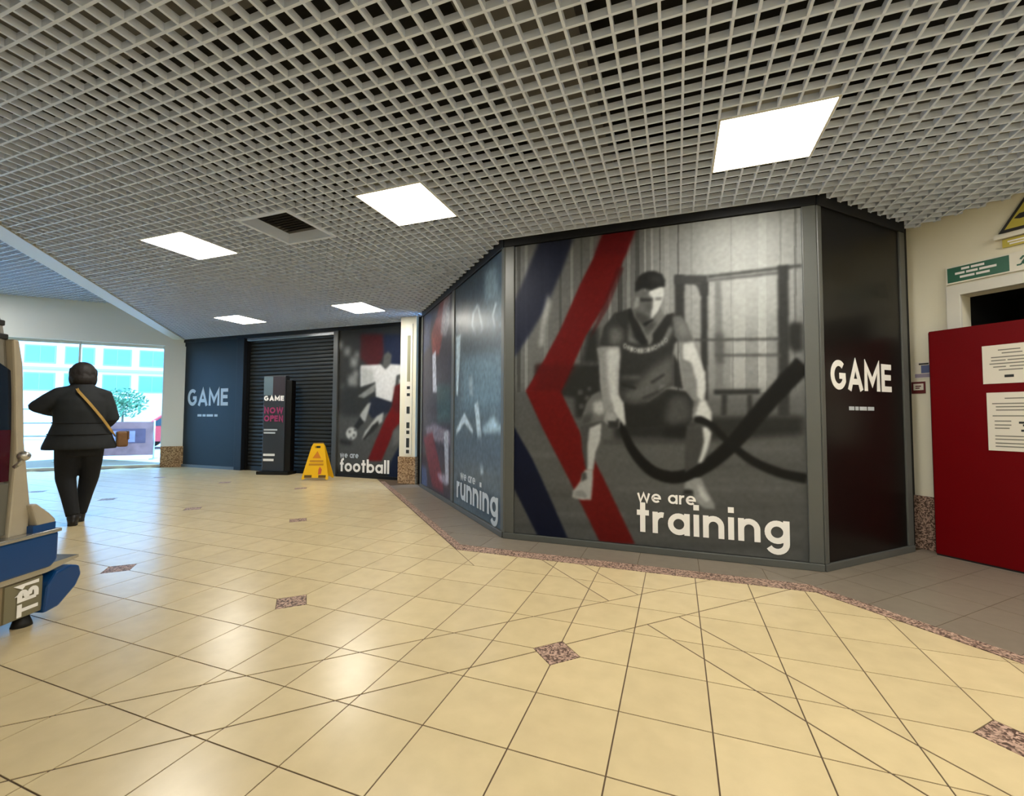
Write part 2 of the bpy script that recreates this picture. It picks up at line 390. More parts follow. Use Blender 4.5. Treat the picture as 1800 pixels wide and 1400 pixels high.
# ---------------- what is printed on the posters, plus the reflection painted into the running one: (outline in metres on the sheet, colour, soft edge, strength)
ART_TRAINING=[([(1.169, 3.127), (2.394, 2.915), (2.358, 1.13), (1.154, 1.122)], (150, 150, 144), 0.1, 1.0),
([(1.608, 2.855), (2.315, 2.791), (2.317, 1.929), (1.638, 1.788)], (185, 185, 177), 0.16, 0.9),
([(-0.004, 2.992), (1.191, 2.817), (1.181, 1.516), (0.002, 1.385)], (118, 118, 113), 0.06, 1.0),
([(0.018, 3.27), (0.053, 3.264), (0.06, 1.385), (0.025, 1.385)], (80, 80, 76), 0.003, 0.8),
([(0.097, 3.257), (0.126, 3.252), (0.131, 1.384), (0.103, 1.384)], (150, 150, 144), 0.003, 0.8),
([(0.288, 3.224), (0.333, 3.217), (0.334, 1.38), (0.29, 1.381)], (135, 135, 129), 0.003, 0.8),
([(0.435, 3.2), (0.463, 3.195), (0.462, 1.378), (0.435, 1.379)], (95, 95, 91), 0.003, 0.8),
([(0.544, 3.181), (0.571, 3.177), (0.568, 1.377), (0.542, 1.377)], (150, 150, 144), 0.003, 0.8),
([(0.638, 3.165), (0.659, 3.162), (0.654, 1.376), (0.633, 1.376)], (100, 100, 96), 0.003, 0.8),
([(0.727, 3.15), (0.758, 3.145), (0.752, 1.374), (0.721, 1.375)], (140, 140, 134), 0.003, 0.8),
([(0.894, 3.122), (0.92, 3.118), (0.91, 1.372), (0.886, 1.372)], (150, 150, 144), 0.003, 0.8),
([(0.977, 3.108), (1.017, 3.101), (1.006, 1.37), (0.967, 1.371)], (80, 80, 76), 0.003, 0.8),
([(1.057, 3.095), (1.086, 3.09), (1.074, 1.369), (1.045, 1.37)], (150, 150, 144), 0.003, 0.8),
([(1.128, 3.083), (1.162, 3.077), (1.149, 1.368), (1.115, 1.369)], (90, 90, 86), 0.003, 0.8),
([(1.205, 3.07), (1.219, 3.067), (1.205, 1.367), (1.191, 1.367)], (175, 175, 168), 0.003, 0.8),
([(1.26, 3.06), (1.279, 3.057), (1.264, 1.366), (1.245, 1.367)], (175, 175, 168), 0.003, 0.8),
([(1.328, 3.049), (1.342, 3.047), (1.326, 1.365), (1.313, 1.366)], (110, 110, 105), 0.003, 0.8),
([(1.373, 3.041), (1.41, 3.035), (1.393, 1.364), (1.356, 1.365)], (165, 165, 158), 0.003, 0.8),
([(1.476, 3.024), (1.49, 3.022), (1.472, 1.363), (1.458, 1.363)], (105, 105, 100), 0.003, 0.8),
([(1.578, 3.007), (1.596, 3.004), (1.576, 1.362), (1.559, 1.362)], (150, 150, 144), 0.003, 0.8),
([(1.685, 2.989), (1.711, 2.984), (1.689, 1.36), (1.663, 1.36)], (175, 175, 168), 0.003, 0.8),
([(1.885, 2.955), (1.898, 2.953), (1.873, 1.357), (1.861, 1.357)], (165, 165, 158), 0.003, 0.8),
([(1.912, 2.95), (1.996, 2.936), (1.97, 1.356), (1.888, 1.357)], (185, 185, 177), 0.003, 0.8),
([(2.09, 2.92), (2.147, 2.911), (2.119, 1.353), (2.063, 1.354)], (190, 190, 182), 0.003, 0.8),
([(2.238, 2.895), (2.254, 2.893), (2.225, 1.352), (2.209, 1.352)], (150, 150, 144), 0.003, 0.8),
([(2.338, 2.879), (2.357, 2.875), (2.327, 1.35), (2.308, 1.35)], (120, 120, 115), 0.003, 0.8),
([(-0.027, 1.386), (2.382, 1.349), (2.378, 1.152), (-0.025, 1.005)], (100, 100, 96), 0.05, 0.8),
([(-0.025, 1.005), (1.63, 1.125), (2.378, 1.165), (2.353, -0.036), (-0.02, -0.067)], (102, 102, 97), 0.02, 1.0),
([(0.836, 0.948), (1.671, 0.966), (1.671, 0.929), (0.836, 0.908)], (80, 80, 76), 0.012, 0.7),
([(1.033, 1.017), (1.757, 1.028), (1.757, 0.991), (1.033, 0.977)], (120, 120, 115), 0.012, 0.7),
([(0.005, 0.811), (0.785, 0.836), (0.785, 0.796), (0.005, 0.768)], (115, 115, 110), 0.012, 0.7),
([(0.933, 0.543), (2.31, 0.622), (2.31, 0.588), (0.933, 0.503)], (115, 115, 110), 0.012, 0.7),
([(0.006, 0.436), (0.631, 0.475), (0.631, 0.434), (0.006, 0.393)], (88, 88, 84), 0.012, 0.7),
([(0.932, 0.395), (2.346, 0.495), (2.345, 0.46), (0.932, 0.355)], (94, 94, 90), 0.012, 0.7),
([(0.148, 0.26), (1.029, 0.328), (1.029, 0.289), (0.148, 0.218)], (115, 115, 110), 0.012, 0.7),
([(0.007, 0.143), (2.343, 0.344), (2.342, 0.309), (0.008, 0.101)], (90, 90, 86), 0.012, 0.7),
([(1.028, 0.158), (2.341, 0.279), (2.341, 0.245), (1.027, 0.119)], (108, 108, 103), 0.012, 0.7),
([(0.008, -0.042), (2.339, 0.193), (2.339, 0.159), (0.008, -0.085)], (90, 90, 86), 0.012, 0.7),
([(0.782, -0.039), (2.338, 0.129), (2.337, 0.094), (0.782, -0.078)], (110, 110, 105), 0.012, 0.7),
([(0.006, 0.57), (2.349, 0.69), (2.349, 0.655), (0.006, 0.527)], (108, 108, 103), 0.012, 0.7),
([(1.713, 0.912), (2.354, 0.929), (2.354, 0.894), (1.713, 0.874)], (112, 112, 107), 0.012, 0.7),
([(1.494, 0.764), (2.352, 0.798), (2.351, 0.763), (1.494, 0.726)], (90, 90, 86), 0.012, 0.7),
([(1.674, 1.158), (2.367, 1.169), (2.364, 1.021), (1.65, 0.961)], (52, 52, 49), 0.02, 0.9),
([(0.936, 1.095), (1.673, 1.102), (1.714, 0.977), (0.935, 0.96)], (50, 50, 48), 0.02, 0.9),
([(0.201, 1.646), (0.819, 1.623), (0.817, 1.145), (0.591, 1.144), (0.581, 1.325), (0.202, 1.382)], (58, 58, 55), 0.015, 1.0),
([(0.703, 1.955), (0.799, 1.965), (0.813, 1.628), (0.638, 1.635), (0.67, 1.795)], (60, 60, 57), 0.02, 1.0),
([(0.613, 1.397), (0.654, 1.396), (0.654, 1.355), (0.613, 1.355)], (100, 100, 96), 0.006, 0.8),
([(0.675, 1.344), (0.716, 1.344), (0.716, 1.303), (0.675, 1.303)], (100, 100, 96), 0.006, 0.8),
([(0.726, 1.282), (0.767, 1.282), (0.767, 1.241), (0.726, 1.241)], (100, 100, 96), 0.006, 0.8),
([(0.623, 1.268), (0.664, 1.267), (0.664, 1.226), (0.623, 1.226)], (100, 100, 96), 0.006, 0.8),
([(0.701, 1.421), (0.732, 1.421), (0.732, 1.39), (0.701, 1.39)], (100, 100, 96), 0.006, 0.8),
([(0.659, 1.195), (0.69, 1.195), (0.69, 1.165), (0.659, 1.165)], (100, 100, 96), 0.006, 0.8),
([(0.145, 1.329), (0.448, 1.326), (0.554, 1.014), (0.258, 1.01)], (92, 92, 88), 0.03, 0.7),
([(1.449, 2.365), (1.526, 2.357), (1.52, 1.843), (1.445, 1.993)], (66, 66, 63), 0.006, 1.0),
([(1.449, 2.365), (1.707, 2.337), (1.706, 2.261), (1.525, 2.279), (1.448, 2.286)], (72, 72, 69), 0.006, 1.0),
([(1.525, 2.279), (1.541, 2.279), (1.564, 2.281), (1.589, 2.279), (1.609, 2.27), (1.624, 2.249), (1.636, 2.219), (1.645, 2.19), (1.652, 2.17), (1.704, 2.165), (1.706, 2.284)], (75, 75, 72), 0.006, 1.0),
([(1.654, 2.295), (1.706, 2.289), (1.693, 1.289), (1.641, 1.29)], (66, 66, 63), 0.006, 1.0),
([(1.758, 2.284), (1.809, 2.279), (1.812, 1.311), (1.749, 1.312)], (125, 125, 120), 0.01, 0.8),
([(1.702, 2.338), (2.383, 2.354), (2.383, 2.327), (1.702, 2.309)], (85, 85, 81), 0.006, 1.0),
([(1.702, 2.304), (2.227, 2.313), (2.227, 2.29), (1.702, 2.28)], (100, 100, 96), 0.006, 1.0),
([(2.216, 2.36), (2.291, 2.356), (2.275, 1.165), (2.198, 1.165)], (68, 68, 65), 0.006, 1.0),
([(1.595, 1.809), (2.225, 1.782), (2.225, 1.764), (1.595, 1.79)], (80, 80, 76), 0.004, 1.0),
([(1.754, 1.673), (2.223, 1.656), (2.222, 1.634), (1.753, 1.654)], (95, 95, 91), 0.004, 1.0),
([(2.274, 1.878), (2.32, 1.902), (2.377, 1.889), (2.373, 1.676), (2.312, 1.661), (2.271, 1.726)], (58, 58, 55), 0.012, 1.0),
([(1.756, 1.852), (1.82, 1.848), (1.825, 1.59), (1.757, 1.593)], (95, 95, 91), 0.015, 0.8),
([(1.741, 1.382), (2.076, 1.381), (2.075, 1.34), (1.741, 1.34)], (62, 62, 59), 0.004, 1.0),
([(1.796, 1.344), (1.838, 1.344), (1.831, 1.168), (1.793, 1.168)], (68, 68, 65), 0.004, 1.0),
([(1.986, 1.342), (2.019, 1.341), (2.02, 1.168), (1.983, 1.168)], (68, 68, 65), 0.004, 1.0),
([(1.026, -0.153), (1.073, -0.147), (1.073, -0.195)], (80, 80, 76), 0.006, 1.0),
([(0.255, 2.855), (0.584, 2.831), (0.476, 2.545), (0.312, 2.184), (0.144, 1.925), (0.001, 1.724), (-0.001, 2.265), (0.142, 2.583)], (40, 44, 62), 0.012, 0.88),
([(0.269, 2.084), (0.329, 2.315), (0.363, 2.211), (0.295, 1.982), (0.286, 1.815), (0.243, 1.817)], (185, 185, 177), 0.015, 0.85),
([(0.86, 2.845), (1.128, 2.816), (0.968, 2.411), (0.862, 2.17), (0.687, 1.892), (0.571, 1.637), (0.448, 1.379), (0.111, 1.395), (0.257, 1.622), (0.449, 1.96), (0.636, 2.368), (0.767, 2.616)], (114, 31, 29), 0.006, 1.0),
([(0.86, 2.845), (1.128, 2.816), (1.034, 2.583), (0.767, 2.616)], (104, 28, 32), 0.02, 0.8),
([(0.448, 1.642), (0.582, 1.637), (0.448, 1.379), (0.202, 1.382), (0.229, 1.639)], (98, 30, 28), 0.02, 0.8),
([(0.111, 1.4), (0.448, 1.394), (0.591, 1.092), (0.835, 0.617), (1.103, 0.063), (0.802, 0.058), (0.527, 0.591), (0.285, 1.036)], (114, 31, 28), 0.006, 1.0),
([(0.969, 2.488), (1.028, 2.482), (0.892, 2.136), (0.712, 1.839), (0.842, 2.166)], (88, 30, 30), 0.01, 0.6),
([(-0.008, 1.06), (0.175, 0.764), (0.313, 0.486), (0.516, 0.055), (0.237, 0.043), (-0.005, 0.478)], (30, 36, 56), 0.01, 1.0),
([(0.976, 1.106), (0.976, 1.097), (0.977, 1.085), (0.979, 1.07), (0.981, 1.052), (0.986, 1.032), (0.991, 1.01), (0.999, 0.987), (1.007, 0.961), (1.017, 0.933), (1.028, 0.903), (1.042, 0.872), (1.058, 0.843), (1.076, 0.814), (1.097, 0.784), (1.12, 0.754), (1.144, 0.726), (1.168, 0.7), (1.193, 0.677), (1.218, 0.658), (1.244, 0.642), (1.27, 0.629), (1.296, 0.619), (1.322, 0.61), (1.347, 0.604), (1.373, 0.6), (1.4, 0.598), (1.426, 0.598), (1.452, 0.6), (1.477, 0.604), (1.502, 0.61), (1.527, 0.617), (1.552, 0.626), (1.577, 0.637), (1.601, 0.649), (1.625, 0.662), (1.648, 0.677), (1.673, 0.692), (1.697, 0.708), (1.722, 0.726), (1.746, 0.745), (1.771, 0.765), (1.796, 0.787), (1.821, 0.809), (1.846, 0.834), (1.872, 0.859), (1.897, 0.886), (1.922, 0.912), (1.947, 0.94), (1.97, 0.967), (1.993, 0.995), (2.014, 1.023), (2.035, 1.052), (2.057, 1.08), (2.079, 1.109), (2.103, 1.138), (2.127, 1.169), (2.151, 1.199), (2.176, 1.231), (2.202, 1.263), (2.23, 1.297), (2.262, 1.334), (2.298, 1.376), (2.335, 1.419), (2.37, 1.459), (2.399, 1.493), (2.421, 1.517), (2.329, 1.623), (2.308, 1.597), (2.28, 1.562), (2.245, 1.52), (2.209, 1.475), (2.173, 1.43), (2.141, 1.39), (2.114, 1.355), (2.087, 1.321), (2.062, 1.288), (2.038, 1.255), (2.015, 1.224), (1.992, 1.193), (1.969, 1.162), (1.948, 1.132), (1.927, 1.103), (1.907, 1.075), (1.887, 1.048), (1.867, 1.022), (1.845, 0.996), (1.822, 0.97), (1.799, 0.944), (1.776, 0.919), (1.753, 0.895), (1.73, 0.873), (1.708, 0.853), (1.686, 0.834), (1.665, 0.815), (1.643, 0.799), (1.622, 0.783), (1.601, 0.768), (1.581, 0.755), (1.56, 0.743), (1.541, 0.733), (1.521, 0.724), (1.503, 0.716), (1.484, 0.71), (1.465, 0.706), (1.445, 0.702), (1.426, 0.7), (1.407, 0.699), (1.389, 0.7), (1.369, 0.703), (1.349, 0.706), (1.329, 0.712), (1.309, 0.718), (1.289, 0.727), (1.269, 0.738), (1.249, 0.751), (1.228, 0.768), (1.206, 0.789), (1.183, 0.812), (1.161, 0.838), (1.14, 0.863), (1.122, 0.888), (1.106, 0.911), (1.092, 0.936), (1.079, 0.962), (1.067, 0.987), (1.056, 1.011), (1.046, 1.032), (1.038, 1.051), (1.031, 1.067), (1.026, 1.082), (1.022, 1.095), (1.018, 1.107), (1.014, 1.115)], (34, 34, 32), 0.004, 1.0),
([(1.587, 1.113), (1.6, 1.11), (1.619, 1.106), (1.64, 1.101), (1.661, 1.095), (1.68, 1.088), (1.696, 1.08), (1.708, 1.07), (1.721, 1.058), (1.733, 1.043), (1.746, 1.027), (1.76, 1.009), (1.774, 0.992), (1.788, 0.976), (1.801, 0.961), (1.814, 0.945), (1.829, 0.928), (1.845, 0.911), (1.864, 0.893), (1.883, 0.874), (1.905, 0.854), (1.928, 0.833), (1.952, 0.812), (1.979, 0.792), (2.006, 0.773), (2.036, 0.756), (2.067, 0.74), (2.099, 0.725), (2.132, 0.711), (2.164, 0.699), (2.196, 0.688), (2.229, 0.678), (2.263, 0.67), (2.297, 0.663), (2.328, 0.657), (2.354, 0.652), (2.372, 0.648), (2.387, 0.725), (2.368, 0.728), (2.342, 0.732), (2.311, 0.736), (2.278, 0.741), (2.246, 0.748), (2.215, 0.756), (2.186, 0.766), (2.155, 0.777), (2.124, 0.79), (2.094, 0.803), (2.064, 0.818), (2.037, 0.833), (2.012, 0.848), (1.987, 0.866), (1.964, 0.884), (1.941, 0.903), (1.919, 0.922), (1.899, 0.939), (1.881, 0.955), (1.865, 0.97), (1.85, 0.985), (1.836, 0.999), (1.822, 1.014), (1.808, 1.029), (1.794, 1.044), (1.782, 1.06), (1.768, 1.077), (1.754, 1.094), (1.738, 1.111), (1.719, 1.125), (1.697, 1.135), (1.673, 1.142), (1.649, 1.147), (1.627, 1.151), (1.608, 1.153), (1.595, 1.155)], (36, 36, 34), 0.004, 1.0),
([(1.016, 1.29), (1.226, 1.288), (1.375, 1.398), (1.537, 1.367), (1.581, 1.286), (1.578, 1.144), (1.542, 1.091), (1.39, 1.056), (1.335, 1.075), (1.091, 1.052), (1.019, 1.076)], (52, 52, 49), 0.008, 1.0),
([(1.401, 1.316), (1.483, 1.344), (1.553, 1.295), (1.57, 1.172), (1.533, 1.105), (1.399, 1.08), (1.354, 1.142)], (88, 88, 84), 0.03, 1.0),
([(1.344, 1.065), (1.533, 1.096), (1.532, 0.973), (1.353, 0.988)], (44, 44, 42), 0.02, 0.9),
([(1.533, 1.086), (1.673, 1.107), (1.715, 1.032), (1.705, 0.939), (1.66, 0.789), (1.617, 0.769), (1.511, 0.689), (1.514, 0.935)], (82, 82, 78), 0.006, 1.0),
([(1.651, 1.074), (1.686, 1.069), (1.717, 1.028), (1.705, 0.958), (1.683, 0.874), (1.643, 0.786), (1.61, 0.773), (1.64, 0.863), (1.663, 0.957)], (212, 212, 203), 0.006, 1.0),
([(1.51, 0.609), (1.589, 0.655), (1.633, 0.653), (1.674, 0.558), (1.734, 0.447), (1.734, 0.407), (1.655, 0.409), (1.578, 0.468), (1.571, 0.533), (1.5, 0.529)], (160, 160, 153), 0.006, 1.0),
([(1.501, 0.557), (1.571, 0.552), (1.57, 0.514), (1.491, 0.509)], (60, 60, 57), 0.01, 1.0),
([(1.606, 0.6), (1.64, 0.584), (1.699, 0.477), (1.665, 0.456), (1.622, 0.518)], (200, 200, 192), 0.01, 1.0),
([(0.685, 1.272), (0.737, 1.349), (0.808, 1.383), (0.843, 1.322), (0.872, 1.2), (0.827, 1.114), (0.633, 1.067), (0.654, 1.159)], (118, 118, 113), 0.006, 1.0),
([(0.752, 1.282), (0.828, 1.302), (0.863, 1.241), (0.847, 1.19), (0.797, 1.17), (0.756, 1.2)], (185, 185, 177), 0.012, 1.0),
([(0.643, 1.149), (0.736, 1.2), (0.736, 1.098), (0.638, 1.072)], (85, 85, 81), 0.015, 1.0),
([(0.633, 1.072), (0.736, 1.098), (0.827, 1.114), (0.821, 0.958), (0.775, 0.846), (0.75, 0.678), (0.683, 0.675), (0.648, 0.852)], (86, 86, 82), 0.006, 1.0),
([(0.717, 1.052), (0.822, 1.099), (0.814, 0.948), (0.771, 0.841), (0.746, 0.678), (0.696, 0.676), (0.699, 0.915)], (188, 188, 180), 0.006, 1.0),
([(0.673, 0.68), (0.746, 0.683), (0.744, 0.562), (0.729, 0.414), (0.641, 0.409), (0.559, 0.424), (0.564, 0.481), (0.632, 0.576)], (178, 178, 170), 0.006, 1.0),
([(0.642, 0.648), (0.683, 0.66), (0.693, 0.6), (0.642, 0.567)], (90, 90, 86), 0.01, 1.0),
([(0.574, 0.481), (0.652, 0.496), (0.693, 0.458), (0.683, 0.427), (0.579, 0.436)], (150, 150, 144), 0.01, 1.0),
([(1.114, 2.053), (1.201, 1.825), (1.244, 1.767), (1.296, 1.819), (1.384, 1.996), (1.333, 2.082)], (128, 128, 122), 0.006, 1.0),
([(1.175, 1.956), (1.272, 1.991), (1.298, 1.947), (1.218, 1.861)], (85, 85, 81), 0.015, 1.0),
([(0.941, 2.076), (1.087, 2.112), (1.235, 1.768), (1.431, 2.038), (1.51, 1.969), (1.492, 1.826), (1.441, 1.775), (1.43, 1.704), (1.427, 1.416), (1.361, 1.399), (1.309, 1.346), (1.179, 1.27), (1.072, 1.262), (1.0, 1.304), (0.963, 1.407), (0.985, 1.781), (1.022, 1.854), (0.931, 1.935)], (62, 62, 59), 0.006, 1.0),
([(1.233, 1.557), (1.428, 1.686), (1.427, 1.416), (1.357, 1.404), (1.309, 1.351), (1.179, 1.284), (1.063, 1.285), (0.992, 1.36), (1.109, 1.404)], (104, 104, 99), 0.03, 1.0),
([(0.992, 1.453), (1.127, 1.413), (1.118, 1.395), (1.001, 1.429)], (52, 52, 49), 0.006, 1.0),
([(1.241, 1.456), (1.354, 1.526), (1.358, 1.508), (1.25, 1.438)], (58, 58, 55), 0.008, 1.0),
([(1.002, 1.509), (1.163, 1.513), (1.163, 1.486), (1.002, 1.49)], (112, 112, 107), 0.012, 1.0),
([(1.17, 1.321), (1.31, 1.382), (1.31, 1.364), (1.179, 1.302)], (66, 66, 63), 0.01, 1.0),
([(1.319, 1.427), (1.366, 1.44), (1.357, 1.409), (1.31, 1.391)], (120, 120, 115), 0.008, 1.0),
([(1.077, 2.019), (1.094, 1.849), (1.174, 1.789), (1.058, 1.814)], (130, 130, 124), 0.012, 1.0),
([(1.396, 1.941), (1.434, 1.902), (1.382, 1.796), (1.339, 1.762), (1.357, 1.852)], (128, 128, 122), 0.015, 1.0),
([(1.069, 2.113), (1.118, 2.025), (1.222, 1.796), (1.183, 1.775), (1.13, 1.829), (1.059, 2.039)], (50, 50, 48), 0.006, 1.0),
([(1.38, 2.033), (1.444, 2.039), (1.331, 1.79), (1.27, 1.789), (1.262, 1.867)], (54, 54, 51), 0.006, 1.0),
([(0.95, 2.085), (0.847, 1.959), (0.804, 1.795), (0.985, 1.769), (1.031, 1.834), (1.022, 1.929), (0.959, 2.008)], (68, 68, 65), 0.006, 1.0),
([(0.903, 1.955), (0.995, 1.93), (1.015, 1.854), (0.985, 1.795), (0.898, 1.795)], (112, 112, 107), 0.02, 1.0),
([(1.427, 2.011), (1.494, 2.011), (1.539, 1.944), (1.595, 1.789), (1.483, 1.777), (1.442, 1.847)], (112, 112, 107), 0.006, 1.0),
([(1.46, 1.991), (1.518, 1.941), (1.55, 1.859), (1.492, 1.844)], (140, 140, 134), 0.02, 1.0),
([(1.02, 1.802), (1.044, 1.799), (1.042, 1.758), (1.02, 1.757)], (185, 185, 177), 0.004, 0.95),
([(1.028, 1.786), (1.037, 1.785), (1.037, 1.77), (1.028, 1.771)], (70, 70, 67), 0.003, 0.8),
([(1.049, 1.785), (1.073, 1.782), (1.071, 1.741), (1.049, 1.74)], (185, 185, 177), 0.004, 0.95),
([(1.078, 1.771), (1.102, 1.768), (1.1, 1.728), (1.078, 1.727)], (215, 215, 206), 0.004, 0.95),
([(1.106, 1.762), (1.13, 1.758), (1.128, 1.718), (1.107, 1.717)], (165, 165, 158), 0.004, 0.95),
([(1.114, 1.745), (1.123, 1.745), (1.123, 1.73), (1.114, 1.731)], (70, 70, 67), 0.003, 0.8),
([(1.135, 1.755), (1.159, 1.752), (1.157, 1.712), (1.135, 1.711)], (205, 205, 196), 0.004, 0.95),
([(1.163, 1.753), (1.187, 1.75), (1.185, 1.709), (1.164, 1.708)], (205, 205, 196), 0.004, 0.95),
([(1.192, 1.754), (1.215, 1.751), (1.213, 1.71), (1.192, 1.71)], (165, 165, 158), 0.004, 0.95),
([(1.199, 1.738), (1.208, 1.737), (1.208, 1.723), (1.199, 1.723)], (70, 70, 67), 0.003, 0.8),
([(1.22, 1.758), (1.243, 1.755), (1.241, 1.715), (1.22, 1.714)], (215, 215, 206), 0.004, 0.95),
([(1.248, 1.766), (1.271, 1.763), (1.269, 1.723), (1.248, 1.722)], (185, 185, 177), 0.004, 0.95),
([(1.276, 1.778), (1.299, 1.775), (1.297, 1.735), (1.276, 1.734)], (185, 185, 177), 0.004, 0.95),
([(1.284, 1.762), (1.292, 1.762), (1.292, 1.747), (1.283, 1.748)], (70, 70, 67), 0.003, 0.8),
([(1.304, 1.793), (1.327, 1.79), (1.325, 1.75), (1.304, 1.749)], (165, 165, 158), 0.004, 0.95),
([(1.332, 1.812), (1.355, 1.809), (1.353, 1.769), (1.332, 1.768)], (165, 165, 158), 0.004, 0.95),
([(1.359, 1.834), (1.382, 1.831), (1.38, 1.791), (1.36, 1.79)], (165, 165, 158), 0.004, 0.95),
([(1.367, 1.818), (1.375, 1.818), (1.375, 1.803), (1.367, 1.804)], (70, 70, 67), 0.003, 0.8),
([(0.785, 1.776), (0.98, 1.773), (0.986, 1.687), (0.97, 1.547), (0.969, 1.36), (1.009, 1.22), (0.844, 1.221), (0.817, 1.428), (0.808, 1.618)], (150, 150, 144), 0.006, 1.0),
([(0.814, 1.628), (0.979, 1.622), (0.967, 1.341), (1.011, 1.28), (1.031, 1.081), (1.014, 1.076), (0.99, 1.141), (0.975, 1.056), (0.867, 1.095), (0.837, 1.12), (0.857, 1.2), (0.833, 1.363), (0.818, 1.475)], (150, 150, 144), 0.006, 1.0),
([(0.874, 1.758), (0.983, 1.767), (0.985, 1.687), (0.967, 1.547), (0.96, 1.314), (0.909, 1.277), (0.882, 1.502), (0.874, 1.644)], (200, 200, 192), 0.012, 1.0),
([(0.908, 1.372), (0.967, 1.341), (1.011, 1.275), (1.029, 1.086), (0.976, 1.14), (0.937, 1.2)], (205, 205, 196), 0.01, 1.0),
([(0.877, 1.13), (0.976, 1.14), (0.975, 1.051), (0.887, 1.06)], (62, 62, 59), 0.008, 1.0),
([(0.867, 1.19), (0.937, 1.18), (0.956, 1.12), (0.867, 1.12)], (165, 165, 158), 0.01, 1.0),
([(1.428, 1.695), (1.473, 1.612), (1.504, 1.392), (1.429, 1.412)], (58, 58, 55), 0.006, 1.0),
([(1.479, 1.78), (1.592, 1.789), (1.634, 1.659), (1.67, 1.525), (1.678, 1.394), (1.662, 1.298), (1.585, 1.298), (1.512, 1.397), (1.49, 1.62)], (138, 138, 132), 0.006, 1.0),
([(1.503, 1.545), (1.679, 1.539), (1.672, 1.313), (1.717, 1.2), (1.718, 1.116), (1.652, 1.153), (1.574, 1.144), (1.579, 1.219), (1.61, 1.285), (1.545, 1.362)], (140, 140, 134), 0.006, 1.0),
([(1.508, 1.772), (1.591, 1.783), (1.634, 1.65), (1.673, 1.516), (1.676, 1.385), (1.653, 1.272), (1.614, 1.333), (1.611, 1.457), (1.572, 1.608), (1.507, 1.646)], (212, 212, 203), 0.01, 1.0),
([(1.632, 1.285), (1.671, 1.294), (1.717, 1.196), (1.716, 1.121), (1.657, 1.163), (1.596, 1.172)], (212, 212, 203), 0.01, 1.0),
([(1.587, 1.153), (1.639, 1.161), (1.708, 1.121), (1.716, 1.084), (1.656, 1.097), (1.595, 1.125)], (38, 38, 36), 0.006, 1.0),
([(1.124, 2.258), (1.103, 2.129), (1.113, 2.035), (1.166, 1.964), (1.224, 1.948), (1.276, 1.986), (1.32, 2.056), (1.347, 2.145), (1.367, 2.217), (1.359, 2.28), (1.257, 2.262), (1.133, 2.259)], (112, 112, 107), 0.006, 1.0),
([(1.248, 2.256), (1.355, 2.277), (1.367, 2.217), (1.347, 2.145), (1.312, 2.066), (1.25, 1.995), (1.26, 2.107), (1.274, 2.179), (1.237, 2.218)], (214, 214, 205), 0.006, 1.0),
([(1.127, 2.08), (1.185, 2.057), (1.246, 2.006), (1.219, 1.953), (1.166, 1.966), (1.118, 2.025)], (78, 78, 74), 0.012, 1.0),
([(1.159, 2.194), (1.261, 2.179), (1.26, 2.153), (1.159, 2.162)], (62, 62, 59), 0.008, 1.0),
([(1.287, 2.183), (1.343, 2.187), (1.339, 2.163), (1.291, 2.161)], (120, 120, 115), 0.006, 1.0),
([(1.128, 2.206), (1.155, 2.199), (1.154, 2.125), (1.107, 2.101), (1.11, 2.147)], (150, 150, 144), 0.01, 1.0),
([(1.216, 2.143), (1.265, 2.134), (1.255, 2.079), (1.203, 2.088)], (92, 92, 88), 0.012, 1.0),
([(1.175, 1.965), (1.263, 2.0), (1.276, 1.99), (1.202, 1.94)], (44, 44, 42), 0.006, 1.0),
([(1.122, 2.257), (1.126, 2.333), (1.152, 2.387), (1.205, 2.418), (1.276, 2.422), (1.345, 2.386), (1.372, 2.327), (1.366, 2.27), (1.327, 2.28), (1.257, 2.253), (1.187, 2.276), (1.133, 2.253)], (48, 48, 46), 0.006, 1.0),
([(1.24, 2.387), (1.327, 2.359), (1.353, 2.31), (1.275, 2.327)], (80, 80, 76), 0.02, 0.8)]
